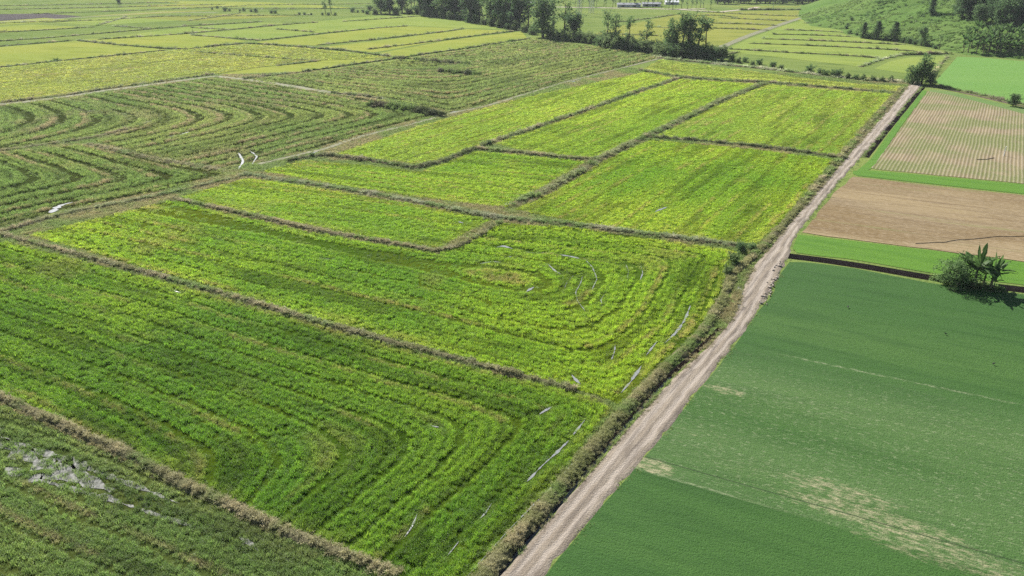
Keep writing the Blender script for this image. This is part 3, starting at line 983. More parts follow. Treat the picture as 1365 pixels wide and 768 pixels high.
BUNDS_LINE2 = [(-300, 236), (-30, 303), (120, 345), (330, 402), (540, 462), (770, 521), (840, 540)]
GR = {   # crop look: green, yellow, dry colours; row spacing, row depth, height, dryness, yellowness
    'P1': dict(a=c3(.105, .16, .042), b=c3(.185, .225, .055), d=c3(.20, .17, .085), ref=ROWDIR, sp=3.2, dep=.8, h=.36, dry=.3, yel=.35, gap=.2),
    'P2': dict(a=c3(.082, .166, .017), b=c3(.185, .265, .024), d=c3(.20, .19, .06), ref='corner', sp=3.5, dep=.82, h=.42, dry=.25, yel=.46, gap=.18),
    'P3': dict(a=c3(.10, .195, .019), b=c3(.225, .305, .027), d=c3(.235, .205, .07), ref=[[(300, 235), (560, 285), (668, 299), (880, 320), (1000, 337)], [(1000, 330), (968, 360), (930, 440), (820, 545)], [(840, 540), (640, 483), (430, 427), (230, 370), (0, 310)]], sp=3.5, dep=.7, h=.4, dry=.2, yel=.66, gap=.14),
    'P4': dict(a=c3(.125, .225, .022), b=c3(.235, .31, .030), d=c3(.27, .235, .075), ref=ROWDIR + .08, sp=3.0, dep=.45, h=.34, dry=.16, yel=.7, gap=.03),
    'P5': dict(a=c3(.125, .225, .022), b=c3(.24, .31, .034), d=c3(.28, .24, .08), ref=ROWDIR + .08, sp=3.0, dep=.45, h=.34, dry=.2, yel=.66, gap=.03),
    'P6': dict(a=c3(.125, .225, .022), b=c3(.25, .315, .034), d=c3(.28, .24, .08), ref=ROADDIR, sp=3.4, dep=.6, h=.34, dry=.2, yel=.66, gap=.04),
    'P7': dict(a=c3(.165, .25, .032), b=c3(.27, .33, .046), d=c3(.29, .25, .09), ref=ROADDIR, sp=3.2, dep=.6, h=.3, dry=.16, yel=.7, gap=.02),
    'P8': dict(a=c3(.155, .25, .028), b=c3(.265, .33, .042), d=c3(.29, .25, .09), ref=ROADDIR, sp=3.2, dep=.6, h=.3, dry=.15, yel=.66, gap=.02),
    'P9': dict(a=c3(.165, .25, .034), b=c3(.275, .325, .05), d=c3(.29, .25, .10), ref=ROADDIR, sp=3.4, dep=.6, h=.3, dry=.2, yel=.66, gap=.02),
    'P10': dict(a=c3(.19, .25, .045), b=c3(.285, .32, .065), d=c3(.29, .26, .10), sp=4.0, dep=.1, h=.3, dry=.2, yel=.65, gap=.05),
    'S1': dict(a=c3(.115, .165, .046), b=c3(.175, .205, .06), d=c3(.20, .165, .095), ref=[[(-200, 60), (120, 86), (287, 104), (440, 126), (585, 152), (600, 156)], [(600, 149), (485, 178), (345, 214), (200, 250), (-200, 350)]], sp=5.4, dep=1.0, h=.75, dry=.40, yel=.4, gap=.08),
    'S1b': dict(a=c3(.11, .165, .042), b=c3(.175, .205, .055), d=c3(.20, .165, .09), ref=[[(-200, 110), (0, 160), (118, 192), (210, 216), (310, 236)], [(320, 228), (200, 258), (80, 281), (-160, 345)]], sp=5.0, dep=1.0, h=.75, dry=.36, yel=.4, gap=.08),
    'S2': dict(a=c3(.13, .175, .052), b=c3(.195, .23, .068), d=c3(.20, .17, .09), ref=[[(100, 70), (330, 107), (515, 131), (610, 152)], [(590, 152), (750, 109), (885, 76), (960, 58)]], sp=5.0, dep=.9, h=.65, dry=.34, yel=.45, gap=.08),
    'Y1': dict(a=c3(.20, .245, .05), b=c3(.275, .29, .062), d=c3(.25, .215, .09), sp=6.0, dep=.1, h=.26, dry=.26, yel=.6, gap=.05),
}
CROP_LABEL = {
    'P1': 'patchy dull green grass growing through the muddy corner paddy', 'P2': 'dense dark green rice grass in long rows across the large paddy',
    'P3': 'green rice grass of the paddy with looping wheel tracks', 'P4': 'bright rice grass of the narrow blunt-cornered paddy',
    'P5': 'bright rice grass of the notched paddy', 'P6': 'yellow green rice grass around the wet dark streak',
    'P7': 'yellow green rice grass beside the muddy track', 'P8': 'yellow green rice grass between two bushy bunds',
    'P9': 'pale rice grass beside the far stretch of road', 'P10': 'thin crop of the strip below the weedy hedge',
    'S1': 'curving green and brown swaths of the mown field', 'S1b': 'nested curved swaths of the corner field with the pool',
    'S2': 'fine straight swaths of the wide mown field', 'Y1': 'short ripening crop of the wide olive field'}
for kf, g in GR.items():
    q_ = .3 if kf[0] == 'S' else .42 if kf in ('P1', 'P2', 'P3') else .72
    FIELDS[kf]['obj'].data.materials[0] = mat_field('crop_soil', tuple(g['a'] * q_), tuple(g['b'] * q_ * .7), tuple(g['a'] * q_ * .55), -ROWDIR)
    poly = FIELDS[kf]['poly']
    bx = np.array(poly)
    m = free & (cx_ > bx[:, 0].min()) & (cx_ < bx[:, 0].max()) & (cy_ > bx[:, 1].min()) & (cy_ < bx[:, 1].max())
    ii = np.nonzero(m)[0]
    ii = ii[in_poly(cx_[ii], cy_[ii], poly)]
    if not len(ii): continue
    x, y, s = cx_[ii], cy_[ii], cand[ii, 2]
    d = soft_inset(x, y, poly, 5)
    dr = d
    if isinstance(g.get('ref'), list): dr = soft_line(x, y, [gpl(l_) for l_ in g['ref']], 4)
    elif g.get('ref') == 'corner': dr = soft_line(x, y, [gpl(BUNDS_LINE2), bank_mid], 5)
    elif g.get('ref') is not None: dr = -x * math.sin(g['ref']) + y * math.cos(g['ref'])
    _, al = seg_dist(x, y, poly, True)
    big = fbm(x / 26, y / 26, 60); med = fbm(x / 7, y / 7, 61); fin = fbm(x / 1.7, y / 1.7, 62, 2)
    S_ = kf[0] == 'S'
    dw = dr + (big - .5) * (3.0 if S_ else 4.0 if g.get('ref') is None else 1.6) + (med - .5) * .4
    ph = dw / g['sp']
    rowid = np.floor(ph); f = ph - rowid
    rowv = hash2(rowid.astype(int), np.zeros(len(x), int), 5)
    cont = fbm(dw / g['sp'], al / 24, 67, 2)
    fw = .32 if S_ else .19
    fur = sstep(0, .05, f) * (1 - sstep(fw, fw + .07, f)) * sstep(.15 if S_ else .27, .35 if S_ else .44, cont + .3 * (rowv - .4)) * g['dep']
    if S_:
        fur = fur * (.75 + .25 * sstep(.3, .6, med))
    fine_row = .5 + .5 * np.cos(f * 6.283 * 4)
    tan_ = sstep(fw + .04, fw + .1, f) * (1 - sstep(fw + .18, fw + .32, f)) * sstep(.42, .62, fbm(dw / g['sp'] + 9, al / 18, 63, 2) + .35 * (rowv - .5) + (g['dry'] - .3) * .5)
    patch = sstep(.60, .78, fbm(x / 12, y / 12, 65) * .7 + fbm(dw / 1.3, al / 14, 69, 2) * .3 + (g['dry'] - .3) * .3)
    edge = 1 - sstep(0.3, 2.6, d)
    gapn = sstep(.62, .75, fbm(x / 2.6, y / 2.6, 64)) * g['gap'] * 2.0
    clump = fbm(x / 1.0, y / 1.0, 66, 2)
    drop = np.clip(1.0 * fur + gapn * .5 + (.0 if S_ else .22) * sstep(.52, .35, clump) * (g['gap'] > .1) + .45 * mudf[ii], 0, .985)
    kp = RNG.random(len(x)) > drop
    yel = sstep(.42 - .40 * g['yel'], 1.02 - .38 * g['yel'], big * .74 + med * .10 + fine_row * .12 + .14 * (rowv - .5) + edge * .12 + .12 * sstep(-30, 12, x) * (kf in ('P2', 'P3')) - .04)
    dry = np.clip((.8 if S_ else .6) * tan_ * sstep(.2, .6, fin) * 1.2 + .38 * patch + edge * .2 * sstep(.45, .6, med), 0, .85)
    dark = sstep(.5, .72, fbm(dw / 1.3, al / 20, 68, 2) * .75 + .25 * med)
    colr = g['a'][None] * (1 - yel[:, None]) + g['b'][None] * yel[:, None]
    colr = colr * (1 - dry[:, None]) + g['d'][None] * dry[:, None]
    colr = colr * RNG.uniform(.83, 1.17, len(x))[:, None] * (1 + RNG.normal(0, .03, (len(x), 3)))
    colr = colr * (1 - .38 * dark * (1 - dry))[:, None] * (.86 + .22 * fine_row)[:, None]
    hh = g['h'] * ((.62 + .76 * clump) if g['gap'] > .1 else (.6 + .6 * fin)) * (1 - .7 * fur) * (.8 + .35 * fine_row) * low[ii] / .50 * RNG.uniform(.85, 1.15, len(x))
    xy = s * RNG.uniform(.8, 1.2, len(x))
    x, y, colr, hh, xy = x[kp], y[kp], colr[kp], hh[kp], xy[kp]
    P = np.stack([x, y, np.full(len(x), .03)], 1)
    scatter('swath_grass' if kf[0] == 'S' else 'rice_grass', 'rice', P, np.stack([xy, xy, hh * np.maximum(1, xy ** .35)], 1), colr, .18, CROP_LABEL[kf], 'grass')

# rough grass on whatever is left between fields, tracks and road on the paddy side
m = free & (np.hypot(cx_, cy_) < 330)
for f in FIELDS.values(): m &= ~in_poly(cx_, cy_, f['poly'])
edge_x = np.interp(cy_, [p[1] for p in road_l], [p[0] for p in road_l])
m &= cx_ < edge_x
for (nm, ln, w, mt, lab) in TRACKS[:2]:
    d_, _ = seg_dist(cx_, cy_, gpl(ln)); m &= d_ > w * .5 * RNG.uniform(.3, 1.1, len(d_))
x, y, s_ = cx_[m], cy_[m], cand[m, 2]
a = sstep(.35, .65, fbm(x / 8, y / 8, 85))[:, None]
scatter('wayside_grass', 'rice', np.stack([x, y, np.full(len(x), .01)], 1), np.stack([s_, s_, RNG.uniform(.4, .9, len(x))], 1),
        (c3(.12, .165, .05)[None] * (1 - a) + c3(.19, .17, .085)[None] * a) * RNG.uniform(.75, 1.25, len(x))[:, None], .2, 'rough wayside grass between paddies, bunds and tracks', 'grass')

# ------------------------------------------------------------------ bunds: earth ridge + its grass
OL = (c3(.16, .175, .085), c3(.12, .145, .06), c3(.21, .185, .115))     # olive grey
BR = (c3(.18, .165, .09), c3(.125, .125, .06), c3(.215, .19, .115))    # brown
DK = (c3(.11, .125, .06), c3(.08, .10, .042), c3(.155, .14, .09))     # dark
GY = (c3(.185, .20, .125), c3(.14, .165, .085), c3(.235, .225, .16))    # pale grey green
BUNDS = [
    # line, width, height, grass height, palette, label
    ([(-260, 445), (-90, 490), (0, 530), (60, 557), (160, 602), (260, 654), (380, 710), (460, 741), (532, 768)], 1.7, .45, .75, BR, 'nearest brown grassy bund across the bottom corner'),
    ([(-300, 236), (-30, 303), (20, 318), (120, 345), (230, 374), (330, 402), (430, 432), (540, 462), (640, 488), (770, 521)], 1.3, .4, .6, BR, 'long brown bund between the two largest paddies'),
    ([(-120, 330), (0, 311), (80, 287), (200, 264), (260, 250), (330, 234)], 1.9, .4, .55, OL, 'olive bank between corner swaths and the green paddies'),
    ([(228, 266), (330, 287), (420, 308), (520, 325), (585, 337), (622, 325), (668, 296)], 1.5, .45, .7, BR, 'brown hooked bund around the narrow paddy'),
    ([(325, 233), (420, 247), (500, 260), (560, 271), (660, 291), (760, 300), (880, 315), (1005, 331)], 2.6, .4, .7, GY, 'long grey green bund crossing to the road bend'),
    ([(385, 216), (410, 209), (440, 208), (500, 216), (555, 225), (590, 216), (635, 198)], 2.4, .5, .95, DK, 'dark bushy bund bending like a hook'),
    ([(635, 199), (700, 205), (760, 212), (798, 213)], 2.2, .5, .85, OL, 'short olive bund joining two bushy bunds'),
    ([(640, 195), (700, 175), (780, 148), (850, 122), (907, 104)], 2.4, .45, .75, OL, 'straight bund between the two long yellow paddies'),
    ([(678, 276), (720, 258), (770, 232), (800, 212), (860, 183), (920, 155), (960, 135), (1018, 112)], 3.2, .5, .95, OL, 'widest bushy bund running from middle to far hedge'),
    ([(862, 183), (920, 187), (1000, 195), (1060, 202), (1127, 212)], 2.0, .5, .85, DK, 'dark bund dividing the two paddies by the far road'),
    ([(850, 94), (905, 103), (960, 108), (1020, 110), (1100, 117), (1200, 124.5)], 2.2, .45, .8, DK, 'dark bund along the thin strip field'),
    ([(492, 142), (515, 144), (541, 147), (570, 152), (592, 156)], 4.4, .7, 2.2, tuple(q * .62 for q in DK), 'thick dark brown hedge bund among the swaths'),
    ([(524, 78.5), (560, 81), (592, 84), (625, 86.5)], 4.0, .6, 2.0, tuple(q * .62 for q in DK), 'dark short bund at the top of the wide mown field'),
    ([(585, 96.5), (612, 98.5), (642, 101)], 3.6, .6, 2.0, tuple(q * .62 for q in DK), 'lone dark bund stub inside the wide mown field'),
    ([(-120, 225), (0, 202), (48, 195), (126, 184), (204, 163)], 2.6, .3, .5, BR, 'brown bund between the two curved swath fields'),
    ([(120, 193), (160, 202), (210, 213), (250, 220), (290, 227)], 3.0, .3, .55, BR, 'brown weedy bund above the nested swaths'),
    ([(96, 147), (130, 151), (168, 154)], 1.6, .25, .5, DK, 'short dark ridge inside the upper swath field'),
    ([(440, 124), (480, 128), (512, 132.5)], 1.8, .4, .8, DK, 'dark end of the grassy track bank'),
    ([(324, 105.5), (400, 97), (472, 86), (523, 79), (575, 71), (620, 65), (707, 51.5)], 2.4, .5, 1.0, DK, 'long dark bund below the yellow fields'),
    ([(-60, 143), (0, 137.5), (88, 127.5), (140, 119), (205, 110.5), (285, 99.5)], 1.2, .4, .7, DK, 'dark bank on the far side of the grassy track'),
    ([(329, 58), (370, 60.5), (415, 64), (460, 67.5), (523, 76)], 2.8, .5, 1.0, DK, 'dark bund slanting between yellow fields'),
    ([(102, 54), (156, 60), (220, 65), (250, 66), (287, 61.5), (329, 58)], 2.6, .5, .9, DK, 'dark kinked bund around the corner field'),
    ([(-100, 99), (0, 90), (92, 80), (165, 73), (223, 67)], 1.8, .4, .7, DK, 'thin dark bund above the olive field'),
    ([(-80, 69), (0, 62), (99, 54)], 1.8, .4, .7, DK, 'thin dark bund at the far edge of the yellow field'),
    ([(-80, 59), (0, 55), (60, 51), (155, 43), (201, 39), (250, 35), (352, 29)], 2.0, .4, .7, DK, 'long thin bund under the far green plain'),
    ([(128, 53), (238, 46), (314, 39), (378, 33), (424, 30)], 2.2, .4, .8, DK, 'thin bund between the far pale strips'),
    ([(152, 35), (201, 38.5)], 1.8, .4, .7, DK, 'tiny far bund slanting on the green plain'),
    ([(254, 37), (301, 39.5)], 2.2, .4, .8, DK, 'short far bund with dark grass'),
    ([(254, 47), (300, 50.5), (347, 54)], 1.8, .4, .7, DK, 'thin bund closing the far pale field'),
    ([(347, 54), (439, 44), (500, 38), (543, 35)], 2.0, .4, .8, DK, 'thin bund of the yellow strip with greyer patch'),
    ([(367, 39), (418, 43)], 1.6, .4, .7, DK, 'short thin bund inside a pale field'),
    ([(420, 60.5), (500, 53), (562, 46), (600, 41.5), (618, 38.5)], 2.0, .4, .8, DK, 'thin dark bund hooking near the trees'),
    ([(490, 66), (541, 60), (597, 53), (640, 47), (697, 40.5)], 2.2, .4, .9, DK, 'dark bund through the brightest yellow field'),
    ([(455, 29), (486, 27), (557, 22)], 2.2, .4, .8, DK, 'far bund under the dark tree belt'),
    ([(367, 88), (400, 84.5), (426, 81)], 2.2, .4, .8, DK, 'short dark bund beside the slim wedge field'),
    ([(259, 69), (330, 75), (407, 80.5)], 1.6, .4, .7, DK, 'thin bund across the olive field'),
    ([(969, 65.5), (1060, 71), (1120, 74), (1170, 77.5)], 2.4, .5, .9, DK, 'lowest dark bund of the hill foot strips'),
    ([(996, 58), (1090, 61.5), (1160, 65), (1227, 69)], 2.0, .5, .9, DK, 'second dark bund of the hill foot strips'),
    ([(1016, 52), (1100, 55), (1206, 60)], 2.0, .5, .9, DK, 'third dark bund of the hill foot strips'),
    ([(1030, 46), (1080, 47), (1138, 49.5)], 2.0, .5, .9, DK, 'fourth dark bund of the hill foot strips'),
    ([(1046, 40), (1090, 41.5), (1124, 43.5)], 2.0, .5, .9, DK, 'fifth dark bund of the hill foot strips'),
    ([(1072, 31), (1100, 33), (1126, 35)], 2.2, .5, 1.0, DK, 'highest dark bund of the hill foot strips'),
    ([(960, 24), (1000, 26), (1052, 28.5)], 1.8, .5, .9, DK, 'far bund left of the field track, second from the hedge'),
    ([(940, 31), (1000, 32.5), (1037, 34.5)], 1.8, .5, .9, DK, 'far bund left of the field track, third from the hedge'),
    ([(950, 38), (1000, 39.5), (1026, 41)], 1.8, .5, .9, DK, 'far bund left of the field track, fourth from the hedge'),
    ([(925, 15), (985, 19), (1062, 22)], 2.0, .5, .9, DK, 'far bund left of the field track, nearest the hedge'),
    ([(985, 13.5), (1040, 13.5), (1104, 12.8)], 3.6, .6, 1.8, DK, 'dark hedge bank before the far wood'),
    ([(870, 24), (900, 20), (960, 21), (985, 24)], 1.8, .4, .8, DK, 'faint bund behind the clump of tall trees'),
    ([(1147, 89.5), (1160, 84), (1175, 79), (1200, 74)], 3.6, .4, .8, GY, 'grey green bank curving to the dark hedge'),
    ([(1200, 73.5), (1230, 72.5), (1268, 72)], 3.0, .6, 1.5, DK, 'dark hedge at the foot of the hill'),
    ([(1240, 101), (1250, 90), (1263, 76)], 2.0, .4, .8, OL, 'olive bank beside the far turf field'),
    ([(870, 76), (900, 80), (960, 86), (1040, 94), (1100, 102), (1160, 108), (1205, 110)], 6.5, .4, 1.0, GY, 'broad weedy hedge strip leading to the big bush'),
    ([(900, 78), (915, 75.5), (945, 76), (985, 70)], 3.0, .5, 1.0, DK, 'curved dark bank beside the tall tree clump'),
    ([(1240, 113.5), (1262, 117), (1300, 125), (1345, 136), (1420, 149)], 1.6, .3, .8, DK, 'overgrown bank under the far turf field'),
]
for i, (x0, y0, x1, y1) in enumerate([(-60, 9, 240, 3), (-60, 14, 300, 6), (40, 19, 330, 8), (-60, 33, 100, 27), (-60, 46, 130, 36), (130, 34, 170, 22), (250, 28, 320, 18), (300, 12, 500, 11), (330, 7, 620, 3), (200, 22, 420, 20), (60, 30, 220, 22), (860, 35, 905, 38), (800, 44, 880, 48), (820, 30, 870, 24)]):
    BUNDS.append(([(x0, y0), ((x0 + x1) / 2, (y0 + y1) / 2 + .6), (x1, y1)], 2.4, .4, .7, DK, 'faint far bund line %s' % ('low on the far left plain', 'crossing the upper left plain', 'third from the top on the left plain', 'under the dark ploughed patch', 'left of the yellow fields', 'slanting below the tiny tree', 'slanting below the bush row', 'behind the bush row', 'at the top edge before the belt', 'in front of the bush row', 'beside the thin pale track', 'left of the tall clump', 'behind the sparse trees', 'rising behind the sparse trees')[i]))


def ridge(line, w, h):
    p = smooth_line(line, max(1.2, w * .6), 2)
    n = normals2(p)
    vs, fs = [], []
    m = len(p)
    offs = [-.5, -.3, 0, .3, .5]; hs = [0, .75, 1, .75, 0]
    for i in range(m):
        e = min(1, i / 2, (m - 1 - i) / 2) if m > 4 else .8
        j = 1 + .35 * math.sin(i * 1.3) * math.sin(i * .37 + 2)
        for o_, q in zip(offs, hs):
            xy = p[i] + n[i] * (o_ * w * j)
            vs.append((xy[0], xy[1], .01 + h * q * e * j if q else -.02))
    for i in range(m - 1):
        for q in range(4):
            fs.append((i * 5 + q, (i + 1) * 5 + q, (i + 1) * 5 + q + 1, i * 5 + q + 1)[::-1])
    return vs, fs, p, n


def cover(p, n, w, h, gh, pal, dist):
    """tuft spots along a line"""
    step = 1.0
    s = float(np.clip(dist / 110.0, .55, 4.2))
    Ltot = np.linalg.norm(np.diff(p, axis=0), axis=1).sum()
    cnt = int(np.clip(Ltot * (w + .6) * 7.5 / s ** 1.75, 30, 9000))
    t = RNG.uniform(0, len(p) - 1.001, cnt); i = t.astype(int); f = (t - i)[:, None]
    o_ = np.clip(RNG.normal(0, .27, cnt), -.62, .62)
    c = p[i] * (1 - f) + p[i + 1] * f
    lowf = fbm(c[:, 0] / 9, c[:, 1] / 9, 71); tall = fbm(c[:, 0] / 3.5, c[:, 1] / 3.5, 72)
    xy = c + n[i] * (o_ * w * (.75 + .5 * lowf))[:, None]
    z = np.maximum(0, h * (1 - (np.abs(o_) / .5) ** 2)) * .95
    a = sstep(.35, .65, lowf)[:, None]; b = sstep(.5, .75, tall)[:, None]
    colr = pal[0][None] * (1 - a) + pal[1][None] * a
    colr = colr * (1 - b) + pal[2][None] * b
    colr = colr * RNG.uniform(.7, 1.3, cnt)[:, None]
    hs = gh * (.45 + .9 * tall) * RNG.uniform(.75, 1.25, cnt)
    sx = np.maximum(s * RNG.uniform(.7, 1.1, cnt), .5)
    grn = (sstep(.55, .7, fbm(c[:, 0] / 5, c[:, 1] / 5, 73)) * .8)[:, None]
    colr = colr * (1 - grn) + c3(.11, .165, .045)[None] * RNG.uniform(.8, 1.2, cnt)[:, None] * grn
    hs *= .55 + .9 * fbm(c[:, 0] / 2.2, c[:, 1] / 2.2, 74, 2)
    keep_ = RNG.random(cnt) < (.35 + 1.2 * sstep(.25, .55, tall))
    return np.stack([xy[:, 0], xy[:, 1], z], 1)[keep_], np.stack([sx, sx, hs * np.maximum(1, s ** .25)], 1)[keep_], colr[keep_]


for (ln, w, h, gh, pal, lab) in BUNDS:
    w *= .78; gh *= .72; h *= .8
    pal = tuple(q * 1.1 for q in pal)
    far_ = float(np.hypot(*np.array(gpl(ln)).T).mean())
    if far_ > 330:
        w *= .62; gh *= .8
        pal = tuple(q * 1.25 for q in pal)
    vs, fs, p, n = ridge(gpl(ln), w, h)
    b = mesh_obj('field_bund', vs, fs, M['bund'], smooth=True)
    tag(b, lab, 'bund', kind='structure')
    dist = float(np.hypot(p[:, 0], p[:, 1]).mean())
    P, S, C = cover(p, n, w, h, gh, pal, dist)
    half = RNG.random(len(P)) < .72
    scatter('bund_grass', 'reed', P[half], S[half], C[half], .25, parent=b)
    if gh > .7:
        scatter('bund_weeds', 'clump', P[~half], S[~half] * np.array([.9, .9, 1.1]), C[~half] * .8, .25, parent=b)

# roadside bank
vs, fs, p, n = ridge(bank_mid, 1.4, .32)
bank = mesh_obj('roadside_bank', vs, fs, M['bund'], smooth=True)
tag(bank, 'overgrown brown green bank along the left of the dirt road', 'bank', kind='structure')
for r0, r1 in ((0, 90), (90, 150), (150, 400)):
    dd = np.hypot(p[:, 0], p[:, 1])
    q = np.nonzero((dd >= r0) & (dd < r1 + 3))[0]
    if len(q) < 3: continue
    P, S, C = cover(p[q], n[q], 1.4, .32, .45, (c3(.19, .185, .085), c3(.14, .15, .06), c3(.22, .195, .115)), float(dd[q].mean()))
    scatter('bank_grass', 'reed', P, S, C, .25, parent=bank)
# short weeds along the road edges
for side, ln, sg in (('l', Ld, 1), ('r', Rd, -1)):
    i = RNG.integers(0, len(ln), 2600); msz = .55 if sg < 0 else 1.0
    off = np.abs(RNG.normal(0, .28, 2600)) - .1
    xy = ln[i] + nn[i] * (sg * off)[:, None] + RNG.normal(0, .25, (2600, 2))
    msk = fbm(xy[:, 0] / 3, xy[:, 1] / 3, 77) > .5
    xy = xy[msk]
    dd = np.hypot(xy[:, 0], xy[:, 1]) / 110
    cc = (c3(.13, .17, .06)[None] if sg < 0 else c3(.16, .15, .085)[None]) * RNG.uniform(.7, 1.3, len(xy))[:, None]
    sx = np.clip(dd, .5, 2) * .7 * msz
    scatter('verge_grass', 'rice', np.stack([xy[:, 0], xy[:, 1], np.full(len(xy), .06)], 1), np.stack([sx, sx, RNG.uniform(.2, .5, len(xy)) * msz], 1), cc, .3,
            'sparse short weeds on the %s edge of the dirt road' % ('paddy' if sg > 0 else 'turf'), 'weeds')

# hill cover
hx = RNG.uniform(180, 420, 16000); hy = RNG.uniform(335, 600, 16000)
hz = hill_z(hx, hy)
k = (hz > .3)
hx, hy, hz = hx[k], hy[k], hz[k]
cl = fbm(hx / 12, hy / 12, 81)
k = RNG.random(len(hx)) < sstep(.3, .6, cl) * .8 + .1
hx, hy, hz, cl = hx[k], hy[k], hz[k], cl[k]
a = sstep(.4, .62, fbm(hx / 30, hy / 30, 82))[:, None]
cc = (c3(.075, .13, .035)[None] * (1 - a) + c3(.115, .165, .05)[None] * a) * RNG.uniform(.75, 1.25, len(hx))[:, None]
sx = RNG.uniform(1.2, 2.8, len(hx))
scatter('hill_grass', 'clump', np.stack([hx, hy, hz - .1], 1), np.stack([sx, sx, RNG.uniform(.7, 2.0, len(hx))], 1), cc, .2, 'rough grass and low scrub covering the hillside', 'grass')

# ------------------------------------------------------------------ trees
def tube(vs, fs, path, radii, sides=6):
    i0 = len(vs)
    for j, (p, r) in enumerate(zip(path, radii)):
        d = (path[min(j + 1, len(path) - 1)] - path[max(j - 1, 0)])
        d = d.normalized() if d.length > 1e-6 else Vector((0, 0, 1))
        u = d.orthogonal().normalized(); v = d.cross(u)
        for s in range(sides):
            a = 2 * math.pi * s / sides
            vs.append(p + u * (r * math.cos(a)) + v * (r * math.sin(a)))
    for j in range(len(path) - 1):
        for s in range(sides):
            fs.append((i0 + j * sides + s, i0 + j * sides + (s + 1) % sides, i0 + (j + 1) * sides + (s + 1) % sides, i0 + (j + 1) * sides + s))
    fs.append(tuple(i0 + (len(path) - 1) * sides + s for s in range(sides)))


def leaves(vs, fs, centres, per, size, rnd, flat=.6):
    for c, rad in centres:
        for _ in range(per):
            g = Vector((rnd.gauss(0, 1), rnd.gauss(0, 1), rnd.gauss(0, .8)))
            if g.length > 2: g *= 2 / g.length
            q = c + g * (rad * .55)
            s = size * rnd.uniform(.55, 1.25)
            e = Matrix.Rotation(rnd.uniform(0, 6.28), 3, 'Z') @ Matrix.Rotation(rnd.gauss(0, flat), 3, 'X') @ Matrix.Rotation(rnd.gauss(0, flat), 3, 'Y')
            i0 = len(vs)
            for u, v in ((-.55, 0), (0, -.34), (.6, 0), (0, .34)):
                vs.append(q + e @ Vector((u * s, v * s, .08 * s if v else 0)))
            fs.append((i0, i0 + 1, i0 + 2, i0 + 3))


